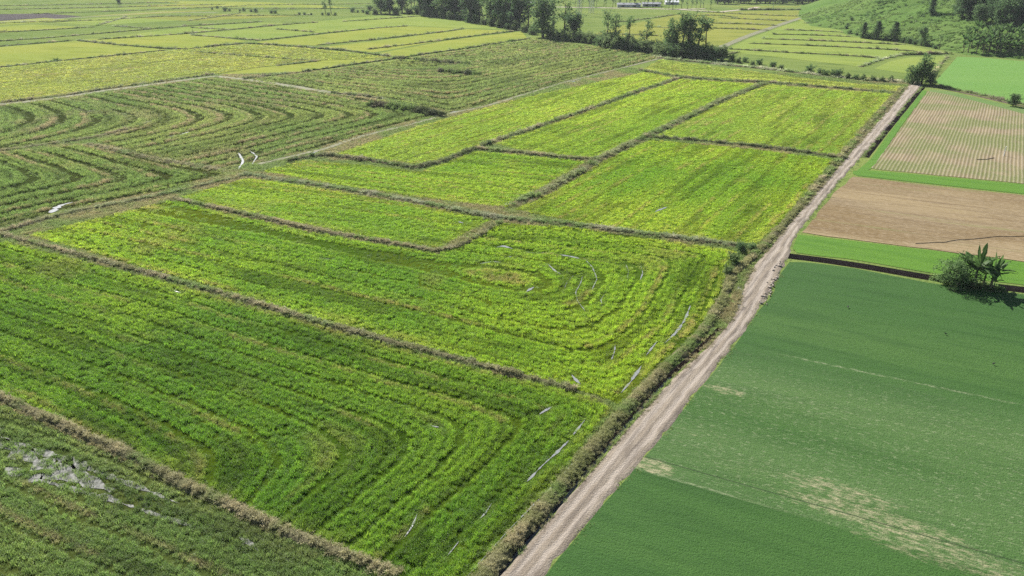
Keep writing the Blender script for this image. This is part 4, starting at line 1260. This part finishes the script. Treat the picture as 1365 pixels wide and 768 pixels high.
def tree_meshes(kind, seed, leafmat, leaf=.5, per=34):
    """unit trees about 10 m tall"""
    rnd = random.Random(seed)
    tv, tf, lv, lf = [], [], [], []
    cen = []
    if kind == 'airy':
        ht = rnd.uniform(8.6, 9.6)
        stems = rnd.choice([1, 1, 2])
        for s in range(stems):
            lean = Vector((rnd.uniform(-.12, .12), rnd.uniform(-.12, .12), 0)) + Vector((.12 * (s * 2 - 1), 0, 0)) * (stems - 1)
            path = [Vector((0, 0, -.2)) + lean * (z * ht) + Vector((rnd.uniform(-.12, .12), rnd.uniform(-.12, .12), z * ht + .2 * (z > 0))) * 1 for z in (0, .2, .4, .6, .8, .96)]
            tube(tv, tf, path, [.24, .19, .15, .11, .07, .025])
            for b in range(15):
                z = rnd.uniform(.28, .95); i = min(4, int(z / .2)); p0 = path[i].lerp(path[i + 1], (z - .2 * i) / .2)
                a = rnd.uniform(0, 6.28); ln = rnd.uniform(1.0, 2.3) * (1.2 - z * .6)
                p1 = p0 + Vector((math.cos(a) * ln, math.sin(a) * ln, ln * rnd.uniform(.3, .9)))
                tube(tv, tf, [p0, p0.lerp(p1, .5) + Vector((0, 0, -.1)), p1], [.07, .045, .015], 4)
                cen.append((p1, rnd.uniform(.6, 1.05)))
                if rnd.random() < .8: cen.append((p0.lerp(p1, .65), rnd.uniform(.45, .8)))
            cen.append((path[-1], .8))
    elif kind == 'cone':
        path = [Vector((rnd.uniform(-.08, .08), rnd.uniform(-.08, .08), z)) for z in (-.2, 2.5, 5, 7.5, 9.6)]
        tube(tv, tf, path, [.3, .24, .17, .1, .02])
        for b in range(58):
            z = .6 + 8.9 * (b / 57); r = 2.5 * (1 - ((z - 1.5) / 8.4)) ** .75 if z > 1.5 else 2.2
            a = b * 2.4 + rnd.uniform(-.4, .4); r *= rnd.uniform(.45, 1.05)
            p0 = Vector((0, 0, max(.4, z - .3))); p1 = Vector((math.cos(a) * r, math.sin(a) * r, z))
            tube(tv, tf, [p0, p1], [.05, .012], 4)
            cen.append((p1, rnd.uniform(.5, .85))); cen.append((p0.lerp(p1, .55), .6))
    elif kind == 'bush':
        for s in range(9):
            a = s * .7 + rnd.uniform(-.2, .2); q = rnd.uniform(.4, 1.0)
            p1 = Vector((math.cos(a) * 3.6 * q, math.sin(a) * 3.6 * q, rnd.uniform(4.0, 8.6) * (1.15 - .45 * q)))
            mid = p1 * .5 + Vector((0, 0, .6))
            tube(tv, tf, [Vector((math.cos(a) * .25, math.sin(a) * .25, -.2)), mid, p1], [.2, .12, .03], 5)
            for _ in range(7):
                t = rnd.uniform(.25, 1.1)
                c = mid.lerp(p1, t * 1.2 - .2) + Vector((rnd.gauss(0, 1.1), rnd.gauss(0, 1.1), rnd.gauss(0, .8)))
                c.z = max(.7, c.z)
                cen.append((c, rnd.uniform(.8, 1.5)))
        for _ in range(44):
            a = rnd.uniform(0, 6.28); q = rnd.uniform(.6, 4.2)
            cen.append((Vector((math.cos(a) * q, math.sin(a) * q, rnd.uniform(.3, 5.2 - q * .8))), rnd.uniform(.7, 1.2)))
    else:                                           # round
        path = [Vector((rnd.uniform(-.15, .15), rnd.uniform(-.15, .15), z)) for z in (-.2, .9, 1.9, 3.4, 6.0, 8.3)]
        tube(tv, tf, path, [.38, .3, .26, .2, .11, .03])
        for b in range(24):
            p0 = path[2].lerp(path[4], rnd.random())
            a = b * 2.4; q = rnd.uniform(1.3, 3.1)
            p1 = Vector((math.cos(a) * q, math.sin(a) * q, rnd.uniform(2.0, 9.0) - q * .25))
            tube(tv, tf, [p0, p0.lerp(p1, .5) + Vector((0, 0, .25)), p1], [.12, .07, .02], 5)
            for _ in range(4):
                cen.append((p0.lerp(p1, rnd.uniform(.55, 1.1)) + Vector((rnd.gauss(0, .5), rnd.gauss(0, .5), rnd.gauss(0, .45))), rnd.uniform(.65, 1.25)))
        for _ in range(16):
            a = rnd.uniform(0, 6.28); cen.append((Vector((math.cos(a) * rnd.uniform(.5, 2.4), math.sin(a) * rnd.uniform(.5, 2.4), rnd.uniform(.9, 3.2))), rnd.uniform(.6, 1.1)))
        for _ in range(10):
            a = rnd.uniform(0, 6.28)
            cen.append((Vector((math.cos(a) * rnd.uniform(0, 2), math.sin(a) * rnd.uniform(0, 2), rnd.uniform(7, 9.2))), rnd.uniform(.6, 1.1)))
    leaves(lv, lf, cen, per, leaf, rnd)
    mt = bpy.data.meshes.new('trunk'); mt.from_pydata(tv, [], tf); mt.materials.append(M['bark'])
    ml = bpy.data.meshes.new('crown'); ml.from_pydata(lv, [], lf); ml.materials.append(leafmat)
    return mt, ml


TREES = {
    'round': [tree_meshes('round', 200 + s, M['leaf_dark'] if s < 2 else M['leaf_mid'], .5, 24) for s in range(4)],
    'airy': [tree_meshes('airy', 220 + s, M['leaf_mid'], .42, 22) for s in range(4)],
    'cone': [tree_meshes('cone', 240 + s, M['leaf_dark'], .5, 20) for s in range(2)],
    'bush': [tree_meshes('bush', 260 + s, M['leaf_mid'] if s else M['leaf_dark'], .62, 20) for s in range(3)],
    'shrub': [tree_meshes('bush', 280 + s, M['leaf_pale'], .7, 24) for s in range(3)],
}
rt = random.Random(5)
ORD = ('first second third fourth fifth sixth seventh eighth ninth tenth eleventh twelfth thirteenth fourteenth fifteenth sixteenth seventeenth eighteenth nineteenth twentieth '
       'twenty-first twenty-second twenty-third twenty-fourth twenty-fifth twenty-sixth twenty-seventh twenty-eighth twenty-ninth thirtieth').split()


def in_order(lst):
    return [(ORD[i], *t) for i, t in enumerate(sorted(lst))]




def plant(kind, px, py, hpx, label, cat, name, group=None, wide=1.0, var=None, hm=None, onhill=False):
    """set a tree of a height given in photograph pixels at a spot of the photograph"""
    loc = gz(px, py) if onhill else (*gp(px, py), 0.0)
    dist = math.hypot(loc[0], loc[1])
    depth = loc[1] * CP + (CAM_H - loc[2]) * SP
    hgt = hm or hpx * depth / (FPX * CP)
    s = hgt / 9.6
    vi = rt.randrange(len(TREES[kind])) if var is None else var
    mt, ml = TREES[kind][vi]
    e = empty(name, loc, rt.uniform(0, 6.28), (s * wide, s * wide, s))
    tag(e, label, cat, group)
    inst('trunk', mt, e); inst('crown', ml, e)
    return e


BELT = [(508, 18, 24, 'round'), (520, 19, 22, 'round'), (536, 17, 22, 'round'), (549, 16, 24, 'airy'), (561, 19, 30, 'round'), (572, 21, 32, 'round'), (584, 20, 34, 'airy'),
        (594, 23, 34, 'round'), (606, 24, 36, 'round'), (617, 25, 36, 'airy'), (628, 28, 38, 'round'), (639, 29, 38, 'airy'), (650, 31, 42, 'airy'), (660, 33, 40, 'round'),
        (671, 35, 40, 'round'), (682, 36, 42, 'round'), (693, 38, 44, 'round'), (704, 40, 42, 'airy')]
BELT += [(x + 4, y - 3, h, 'round' if i % 3 else 'airy') for i, (x, y, h, kd) in enumerate(BELT) if 2 < i < 11]
for n_, x, y, h, kd in in_order(BELT):
    plant(kd, x, y, h, n_ + {'round': ' tree from the left in the belt, dense and dark', 'airy': ' tree from the left in the belt, slender and open'}[kd], 'tree', 'belt_tree',
          {'round': 'dense trees of the tree belt', 'airy': 'slender trees of the tree belt'}[kd], wide=1.15 if kd == 'round' else 1.0)
SINGLES = [
    ('round', 723, 50, 48, 'tallest dense tree at the corner of the wide mown field', 'broadleaf_tree', 1.05, 0),
    ('airy', 738, 47, 44, 'slim tree just behind the tallest dense tree', 'slender_tree', 1.0, 0),
    ('airy', 752, 50, 46, 'slim leaning tree between tallest tree and round dark tree', 'slender_tree', 1.0, 1),
    ('round', 765, 53, 33, 'dark round tree at the end of the dense belt', 'broadleaf_tree', 1.15, 1),
    ('airy', 808, 62, 41, 'first thin tree of the sparse row', 'slender_tree', 1.0, 2),
    ('airy', 822, 65, 43, 'second thin tree of the sparse row, two pale stems', 'slender_tree', 1.0, 3),
    ('airy', 838, 66, 37, 'third thin tree of the sparse row', 'slender_tree', .9, 0),
    ('airy', 861, 68, 38, 'fourth thin tree of the sparse row, standing alone', 'slender_tree', 1.1, 1),
    ('round', 894, 74, 44, 'darkest tree on the left of the tall clump', 'broadleaf_tree', .75, 2),
    ('airy', 906, 75, 49, 'tall tree second in the clump', 'slender_tree', 1.2, 2),
    ('round', 916, 75, 50, 'tallest leafy tree in the middle of the clump', 'broadleaf_tree', .7, 3),
    ('airy', 928, 75, 49, 'tall open tree fourth in the clump', 'slender_tree', 1.2, 3),
    ('airy', 940, 75, 46, 'tall open tree on the right of the clump', 'slender_tree', 1.2, 0),
    ('airy', 434, 19, 17, 'thin twin tree alone on the far plain', 'slender_tree', 1.1, 1),
    ('airy', 442, 19, 18, 'taller thin tree beside its twin on the far plain', 'slender_tree', 1.1, 2),
    ('round', 159, 6, 7, 'single tiny dark tree on the far left plain', 'broadleaf_tree', 1.3, 1),
]
for (kd, x, y, h, lab, nm, wd, v) in SINGLES:
    plant(kd, x, y, h, lab, 'tree', nm, wide=wd, var=v)
for (kd, x, y, h, lab, wd) in [
    ('cone', 1150, 51, 18, 'dark cone-shaped tree first at the hill foot', 1.4), ('cone', 1168, 52.5, 21, 'largest dark cone-shaped tree at the hill foot', 1.55),
    ('cone', 1191, 55, 22, 'dark cone-shaped tree third at the hill foot', 1.55), ('round', 1228, 61, 24, 'loose dark tree at the hill foot near the banana plants', .8),
    ('airy', 1252, 66, 17, 'thin pale tree at the hill foot', 1.0), ('cone', 1241, 19, 24, 'lone narrow dark tree up on the hillside', 1.0)]:
    plant(kd, x, y, h, lab, 'tree', 'hill_tree', onhill=True, wide=wd)
for (n_, x, y, h) in in_order([(1158, 52, 8), (1181, 54, 9), (1204, 57, 11), (1212, 58, 12), (1219, 60, 8), (1234, 62, 9), (1246, 65, 7), (1135, 27, 5), (1130, 34, 5), (1128, 39, 6), (1133, 45, 6), (1142, 47, 5)]):
    plant('bush', x, y, h, n_ + ' small dark bush from the left along the hill foot', 'bush', 'bush', 'bushes along the hill foot', onhill=True, wide=1.0)
# big bush at the road head
plant('bush', 1216, 112, 34, 'big bushy tree at the head of the dirt road', 'bush', 'roadside_bush', wide=.62, var=1)
plant('round', 1228, 112, 37, 'taller leafy tree in the middle of the roadside bush', 'tree', 'roadside_tree', wide=.85, var=2)
plant('bush', 1240, 113, 20, 'low dark bush on the right of the road head', 'bush', 'roadside_bush', wide=.8, var=0)
plant('round', 1350, 142, 16, 'small round dark tree beside the sown field', 'tree', 'round_tree', wide=1.35, var=0)
# far plain bushes
for (n_, x, y, h) in in_order([(283, 13, 3), (290, 11.5, 4), (300, 15, 6), (306, 15, 4), (320, 15, 3), (325, 15, 5), (335, 16, 4), (341, 16.5, 6), (362, 18, 5), (367, 18, 5), (399, 20, 4), (406, 20, 4), (415, 20, 3), (470, 16.5, 7), (477, 17, 4), (493, 14, 8), (484, 17, 5), (430, 20.5, 4), (438, 20.5, 4.5), (447, 20.5, 4)]):
    plant('bush', x, y, h, n_ + ' small dark bush from the left in the far plain row', 'bush', 'plain_bush', 'bushes dotted on the far plain', wide=1.1, var=0)
# understory of the belt
und = [(490, 19, 6), (500, 19.5, 7), (528, 20, 8), (545, 19, 9), (556, 19, 7), (566, 22, 9), (580, 23, 8), (590, 24.5, 9), (600, 26, 9), (613, 27, 9), (624, 30, 8), (634, 31, 9), (645, 33, 9), (655, 35, 9), (666, 37, 9), (678, 39, 9), (688, 40, 10), (700, 43, 10), (710, 46, 10), (733, 51, 12), (745, 53, 13), (756, 55, 12), (772, 56, 13), (781, 57, 13), (790, 58.5, 11), (800, 62, 14), (811, 64, 16), (822, 66, 16), (832, 66.5, 14), (842, 67.5, 13), (851, 69, 12), (860, 70, 13), (869, 71, 12), (877, 73, 13), (886, 75, 15), (896, 77, 16), (907, 77.5, 16), (918, 78, 15), (929, 78, 15), (940, 77, 14), (950, 76.5, 12), (959, 76, 10)]
und += [(x + 5, y - 1.5, h * 1.1) for x, y, h in und[24:]]
for i, (x, y, h) in enumerate(und):
    h *= 1.25
    plant('shrub' if i % 5 else 'bush', x, y, h, 'leafy shrub at the foot of the tree belt', 'shrub', 'shrub', 'shrubs under the tree belt', wide=1.05)
for (n_, x, y, h) in in_order([(948, 80, 7), (962, 82, 5), (976, 81, 9), (984, 84, 7), (993, 83, 8), (1003, 87, 6), (1012, 86, 8), (1030, 89, 8), (1041, 92, 6), (1079, 97, 11), (1092, 100, 8), (1100, 101, 8), (1109, 102, 9), (1117, 103, 10), (1130, 105, 7), (1140, 106, 8), (1150, 107, 7), (1163, 108, 7), (1175, 109, 7), (1187, 109, 7)]):
    plant('bush' if h > 7 else 'shrub', x, y, h * 1.2, n_ + ' shrub from the left in the weedy hedge strip', 'shrub', 'hedge_shrub', 'shrubs of the weedy hedge strip', wide=1.0)
for (x, y, h, lab) in [(988, 336, 17, 'dark bush on the bank where the road bends'), (1002, 333, 14, 'bush beside the bend, nearer the grey bund'), (978, 352, 20, 'largest olive bush on the bank at the bend'),
                       (970, 366, 16, 'olive bush below the largest one on the bank'), (416, 209, 8, 'small dark bush at the start of the hooked bund'), (395, 214, 6, 'tiny bush beside the muddy track'), (652, 193, 7, 'green bush where two bushy bunds meet')]:
    plant('shrub' if 'olive' in lab else 'bush', x, y, h, lab, 'bush', 'bank_bush', wide=.95)
# wood on the hill
for i in range(46):
    x = rt.uniform(1278, 1420); y = rt.uniform(4, 40) if x > 1300 else rt.uniform(0, 26)
    if y > 34 - (x - 1300) * .12 + 8: y -= 12
    plant('round', x, y, 0, 'dark tree of the shaded wood on the hill', 'tree', 'wood_tree', 'trees of the hill wood', hm=rt.uniform(10, 16), var=rt.randrange(2), onhill=True, wide=1.15)
# far wood along the top edge
for i in range(34):
    x = 958 + i * 7 + rt.uniform(-2, 2); y = 5.0 - max(0, (x - 1120)) * .02 + rt.uniform(-1.5, .6)
    plant('round', x, y, 0, 'dark tree in the far wood along the horizon', 'tree', 'far_tree', 'trees of the far wood', hm=rt.uniform(9, 14), var=rt.randrange(2), wide=1.4)
for i in range(30):
    x = 766 + i * 6.2 + rt.uniform(-2, 2)
    plant('airy', x, rt.uniform(8, 10.5) if x < 880 else rt.uniform(10.5, 12.5), 0, 'slender tree in the far row by the sheds', 'tree', 'row_tree', 'slender trees by the far sheds', hm=rt.uniform(8, 13), wide=.8)

# ------------------------------------------------------------------ banana plants
def banana_leaf_mesh(name, ln, wid, arch, seed):
    r = random.Random(seed)
    n = 11
    vs, fs = [], []
    z = 0.0; x = 0.0; ang = R(74)
    for i in range(n):
        t = i / (n - 1)
        w = wid * .5 * (math.sin(min(1, t * 1.08 + .05) * math.pi) ** .55) * (0.12 if t < .12 else 1)
        tl, tr = r.uniform(.72, 1.05), r.uniform(.72, 1.05)
        vs += [(x, w * tl, z - w * .35), (x, w * .5 * tl, z - .05 * w), (x, 0, z - .05), (x, -w * .5 * tr, z - .05 * w), (x, -w * tr, z - w * .35)]
        x += ln / (n - 1) * math.cos(ang); z += ln / (n - 1) * math.sin(ang); ang -= arch / (n - 1)
    for i in range(n - 1):
        for q in range(4):
            if q in (0, 3) and r.random() < .16 and i > 2: continue
            fs.append((i * 5 + q, i * 5 + q + 1, (i + 1) * 5 + q + 1, (i + 1) * 5 + q))
    me = bpy.data.meshes.new(name); me.from_pydata(vs, [], fs); me.materials.append(M['banana'])
    return me


BL = [banana_leaf_mesh('banana_leaf', 3.5, 1.15, R(a), 300 + i) for i, a in enumerate((15, 60, 85, 110, 45))]
sv, sf = [], []
tube(sv, sf, [Vector((0, 0, -.3)), Vector((.02, 0, .6)), Vector((.05, .03, 1.8)), Vector((.06, .02, 2.8)), Vector((.06, .02, 3.4))], [.26, .2, .16, .12, .07], 8)
STEM = bpy.data.meshes.new('banana_stem'); STEM.from_pydata(sv, [], sf); STEM.materials.append(M['stem'])


def banana(loc, s, rz, label, group=None, nl=9, seed=0):
    r = random.Random(seed)
    e = empty('banana_plant', loc, rz, s)
    tag(e, label, 'banana plant', group)
    inst('stem', STEM, e)
    for i in range(nl):
        up = i < 2
        inst('leaf', BL[0 if up else r.choice([1, 2, 3, 4])], e, (.06, .02, 3.0 - .06 * i), (0, (-.2 if up else r.uniform(0, .7)), i * 2.4 + r.uniform(-.3, .3)), (1, 1, 1) if i else (.95, .8, 1.05))
    return e


bz = -0.25
x, y = gp(1297, 383); banana((x, y, bz), 1.15, .6, 'taller banana plant with upright leaf beside the dark ditch', nl=12, seed=3)
x, y = gp(1320, 386); banana((x, y, bz), .98, 2.4, 'shorter banana plant with drooping leaves at the ditch edge', nl=11, seed=8)
x, y = gp(1324, 385); banana((x, y, bz), .45, 1.0, 'young banana sucker at the foot of the shorter plant', nl=5, seed=12)
x, y = gp(1310, 381); banana((x, y, bz), .8, 4.1, 'middle banana plant leaning between the two larger ones', nl=9, seed=21)
ml = tree_meshes('bush', 401, M['leaf_mid'], .4, 60)
e = empty('ditch_shrub', (*gp(1275, 379), -.15), .7, (.80, .58, .55))
tag(e, 'dense dark round shrub beside the banana plants', 'shrub')
inst('trunk', ml[0], e); inst('crown', ml[1], e)

n_w = 160
wx = RNG.uniform(1245, 1335, n_w); wy = 371 + (wx - 1245) * .17 + RNG.normal(0, 1.6, n_w)
wp = np.array([gp(a_, b_) for a_, b_ in zip(wx, wy)])
scatter('ditch_weeds', 'clump', np.stack([wp[:, 0], wp[:, 1], np.full(n_w, -.15)], 1), np.stack([RNG.uniform(.8, 1.6, n_w)] * 2 + [RNG.uniform(.6, 1.3, n_w)], 1),
        c3(.07, .11, .035)[None] * RNG.uniform(.7, 1.4, n_w)[:, None], .25, 'weeds growing at the foot of the banana plants and shrub', 'weeds')

# plantation: simple plants of stem and leaf crown
cv_, cf_ = [], []
r = random.Random(77)
for i in range(8):
    me = BL[r.randrange(5)]
    mt = Matrix.Rotation(i * 2.4, 4, 'Z') @ Matrix.Rotation(r.uniform(-.1, .3), 4, 'Y')
    i0 = len(cv_)
    cv_ += [mt @ v.co + Vector((0, 0, 3.0)) for v in me.vertices]
    cf_ += [tuple(i0 + j for j in p.vertices) for p in me.polygons]
BCROWN = bpy.data.meshes.new('banana_crown'); BCROWN.from_pydata(cv_, [], cf_); BCROWN.materials.append(M['banana'])
rt2 = random.Random(9)
for row in range(5):
    for i in range(13):
        px = 1284 + i * 8.5 + rt2.uniform(-2.5, 2.5) + row * 2
        py = 70 - row * 5.5 + (px - 1284) * .03 + rt2.uniform(-1.2, 1.2)
        loc = gz(px, py)
        s = rt2.uniform(.95, 1.45)
        e = empty('banana_plant', loc, rt2.uniform(0, 6.28), s)
        tag(e, 'banana plant in the plantation at the hill foot', 'banana plant', 'banana plants of the plantation')
        inst('stem', STEM, e); inst('crown', BCROWN, e)

# ------------------------------------------------------------------ small things
def bird(px, py, rz, label):
    vs, fs = [], []
    P = [(-.24, 0, .22), (-.15, 0, .23), (-.05, 0, .235), (.06, 0, .26), (.12, 0, .31), (.155, 0, .37), (.19, 0, .385), (.225, 0, .375), (.27, 0, .365)]
    tube(vs, fs, [Vector(p) for p in P], [.02, .05, .085, .085, .06, .04, .042, .03, .006], 8)
    o = mesh_obj('bird', vs, fs, M['bird'], smooth=True)
    x, y = gp(px, py)
    o.location = (x, y, .05); o.rotation_euler = (0, 0, rz); o.scale = (.85,) * 3
    tag(o, label, 'bird')
    for s in (-1, 1):
        a, b = [], []
        tube(a, b, [Vector((0, .03 * s, .2)), Vector((-.01, .035 * s, .1)), Vector((.0, .035 * s, .0)), Vector((.05, .035 * s, 0))], [.014, .009, .009, .005], 5)
        mesh_obj('leg', a, b, M['bird'], o)
        w, g = [], []
        tube(w, g, [Vector((.06, .075 * s, .27)), Vector((-.06, .085 * s, .245)), Vector((-.2, .045 * s, .215))], [.03, .045, .008], 6)
        mesh_obj('wing', w, g, M['bird'], o)
    return o


bird(1130, 411, 1.2, 'small dark bird on the turf closest to the road bend')
bird(1260, 447, 2.9, 'small dark bird on the turf in front of the banana plants')
bird(1324, 487, .1, 'small dark bird on the turf near the right edge')


def post(name, px, py, h, r, mat, label, cat='post', cap=True):
    vs, fs = [], []
    tube(vs, fs, [Vector((0, 0, -.2)), Vector((0, 0, h * .5)), Vector((.02, 0, h))], [r, r * .95, r * .85], 8)
    if cap:
        tube(vs, fs, [Vector((.02, 0, h)), Vector((.02, 0, h + .04)), Vector((.02, 0, h + .08))], [r * 1.5, r * 1.5, r * .4], 8)
    o = mesh_obj(name, vs, fs, mat)
    x, y = gp(px, py); o.location = (x, y, .05)
    tag(o, label, cat)
    return o


post('marker_post', 1338, 208, 2.2, .09, M['paint'], 'white marker post standing in the sown rows')
post('fence_post', 816, 66, 2.6, .14, M['timber'], 'pale wooden post before the sparse tree row', cap=False)
post('fence_post', 856, 68, 2.2, .14, M['timber'], 'second pale post before the sparse tree row', cap=False)


def hose(line, r, label):
    p = smooth_line(gpl(line), .8, 1)
    p = p + np.stack([np.zeros(len(p)), (fbm(p[:, 0] * .6, p[:, 1] * .6, 91) - .5) * .5], 1)
    vs, fs = [], []
    tube(vs, fs, [Vector((a, b, .07 + r)) for a, b in p], [r] * len(p), 6)
    tag(mesh_obj('irrigation_hose', vs, fs, M['hose'], smooth=True), label, 'hose')


hose([(1220, 325), (1255, 324), (1275, 321), (1300, 319), (1330, 316), (1365, 315.5), (1420, 314)], .045, 'dark hose lying across the brown field')
hose([(1302, 213.5), (1316, 213), (1325, 211)], .07, 'short dark hose lying in the sown rows')


def pole(name, px, py, h, label, arms=1):
    e = empty(name, (*gp(px, py), 0))
    tag(e, label, 'pole')
    vs, fs = [], []
    tube(vs, fs, [Vector((0, 0, -.5)), Vector((0, 0, h * .5)), Vector((0, 0, h))], [.22, .18, .13], 8)
    mesh_obj('shaft', vs, fs, M['concrete'], e)
    for a in range(arms):
        vs, fs = [], []
        tube(vs, fs, [Vector((-1.2, 0, h - .5 - a)), Vector((1.2, 0, h - .5 - a))], [.09, .09], 4)
        mesh_obj('crossarm', vs, fs, M['timber'], e)
        for q in (-1.05, 0.35, 1.05):
            vs, fs = [], []
            tube(vs, fs, [Vector((q, 0, h - .42 - a)), Vector((q, 0, h - .3 - a)), Vector((q, 0, h - .15 - a))], [.05, .08, .03], 6)
            mesh_obj('insulator', vs, fs, M['paint'], e)


pole('power_pole', 1030, 14, 9.5, 'thin power pole before the far wood')
pole('power_pole', 1128, 12.5, 8.5, 'thin power pole near the hill shoulder')


def pylon(px, py, h, label):
    """steel lattice tower: four legs, cross bracing, arms"""
    e = empty('power_pylon', (*gp(px, py), 0), .5)
    tag(e, label, 'pylon')
    b, t = 1.5, .5
    def leg(sx, sy, z): k = b + (t - b) * z / h; return Vector((sx * k, sy * k, z))
    C4 = [(-1, -1), (1, -1), (1, 1), (-1, 1)]
    for sx, sy in C4:
        vs, fs = [], []
        tube(vs, fs, [leg(sx, sy, -.3), leg(sx, sy, h)], [.11, .08], 4)
        mesh_obj('leg', vs, fs, M['concrete'], e)
    N = 9
    for i in range(N):
        vs, fs = [], []
        z0, z1 = h * i / N, h * (i + 1) / N
        for j in range(4):
            a, c = C4[j], C4[(j + 1) % 4]
            tube(vs, fs, [leg(*a, z0), leg(*c, z1)], [.05, .05], 4)
            tube(vs, fs, [leg(*c, z0), leg(*a, z1)], [.05, .05], 4)
            tube(vs, fs, [leg(*a, z1), leg(*c, z1)], [.05, .05], 4)
        mesh_obj('bracing', vs, fs, M['concrete'], e)
    for z in (h * .78, h * .92):
        vs, fs = [], []
        tube(vs, fs, [Vector((-4, 0, z)), Vector((0, 0, z + .5)), Vector((4, 0, z))], [.06, .14, .06], 4)
        mesh_obj('crossarm', vs, fs, M['concrete'], e)


pylon(772, 19, 26, 'pale lattice pylon behind the round dark tree')
pylon(788, 18, 26, 'second pale lattice pylon further along')


def shed(px, py, ln, wd, hw, hr, rz, roof, label):
    e = empty('farm_shed', (*gp(px, py), 0), rz)
    tag(e, label, 'shed')
    a, b = ln / 2, wd / 2
    v = [(-a, -b, 0), (a, -b, 0), (a, b, 0), (-a, b, 0), (-a, -b, hw), (a, -b, hw), (a, b, hw), (-a, b, hw), (-a, 0, hr), (a, 0, hr)]
    mesh_obj('wall', v, [(0, 1, 5, 4), (2, 3, 7, 6), (1, 2, 6, 9, 5), (3, 0, 4, 8, 7)], M['wall'], e)
    o, th = .5, .12
    for s in (-1, 1):
        rv = [(-a - o, s * (b + o), hw - .15), (a + o, s * (b + o), hw - .15), (a + o, 0, hr + .05), (-a - o, 0, hr + .05)]
        rv += [(p[0], p[1], p[2] + th) for p in rv]
        mesh_obj('roof', rv, [(0, 1, 2, 3), (4, 7, 6, 5), (0, 4, 5, 1), (1, 5, 6, 2), (2, 6, 7, 3), (3, 7, 4, 0)], roof, e)
    n = max(1, int(ln // 7))
    for i in range(n):
        cx = -a + (i + .5) * ln / n
        mesh_obj('door', [(cx - 1.3, -b - .03, .02), (cx + 1.3, -b - .03, .02), (cx + 1.3, -b - .03, hw * .75), (cx - 1.3, -b - .03, hw * .75)], [(0, 1, 2, 3)], M['dark'], e)


shed(704, 8, 12, 7, 2.6, 4, .2, M['roofwhite'], 'white roofed shed half hidden behind the tree belt')
shed(838, 9.5, 20, 8, 2.2, 3.4, -.1, M['roofgrey'], 'long grey shed by the far slender trees')
shed(868, 8.5, 16, 8, 2.2, 3.4, -.1, M['roofgrey'], 'pale roofed shed at the end of the far row')
shed(895, 6, 12, 7, 2.2, 3.4, -.05, M['roofwhite'], 'smaller pale shed furthest along the far row')

# clods heaped along the widened road edge
cl_v = []
bm = bmesh.new(); bmesh.ops.create_icosphere(bm, subdivisions=1, radius=1.0)
for v in bm.verts: v.co *= random.uniform(.7, 1.25)
CLOD = bpy.data.meshes.new('earth_clod'); bm.to_mesh(CLOD); bm.free(); CLOD.materials.append(M['clod'])
for i in range(46):
    t = random.random()
    px = 1016 + 22 * t + random.uniform(-5, 6); py = 408 - 58 * t + random.uniform(-3, 3)
    x, y = gp(px, py)
    o = bpy.data.objects.new('earth_clod', CLOD); col.objects.link(o)
    s = random.uniform(.1, .3)
    o.location = (x, y, .12 + s * .3); o.scale = (s * random.uniform(.8, 1.5), s, s * .75); o.rotation_euler = (random.uniform(-.4, .4), 0, random.uniform(0, 6))
    tag(o, 'pale earth clod heaped on the widened road shoulder', 'clod', 'earth clods on the road shoulder')

# ------------------------------------------------------------------ haze
HZ = True
if HZ:
    km = bpy.data.materials.new('haze_air'); km.use_nodes = True
    t = km.node_tree
    for n_ in list(t.nodes): t.nodes.remove(n_)
    ou = t.nodes.new('ShaderNodeOutputMaterial'); pv = t.nodes.new('ShaderNodeVolumePrincipled')
    pv.inputs['Color'].default_value = (0.86, 0.92, 1.0, 1)
    pv.inputs['Density'].default_value = 0.00007
    pv.inputs['Anisotropy'].default_value = 0.2
    t.links.new(pv.outputs[0], ou.inputs['Volume'])
    x0, x1, y0, y1, z0, z1 = -BIG - 50, BIG + 50, -850, BIG + 50, -3, 150
    v = [(x0, y0, z0), (x1, y0, z0), (x1, y1, z0), (x0, y1, z0), (x0, y0, z1), (x1, y0, z1), (x1, y1, z1), (x0, y1, z1)]
    hb = mesh_obj('haze', v, [(3, 2, 1, 0), (4, 5, 6, 7), (0, 1, 5, 4), (1, 2, 6, 5), (2, 3, 7, 6), (3, 0, 4, 7)], km)
    tag(hb, 'thin pale summer haze lying over the farmland', 'haze', kind='stuff')
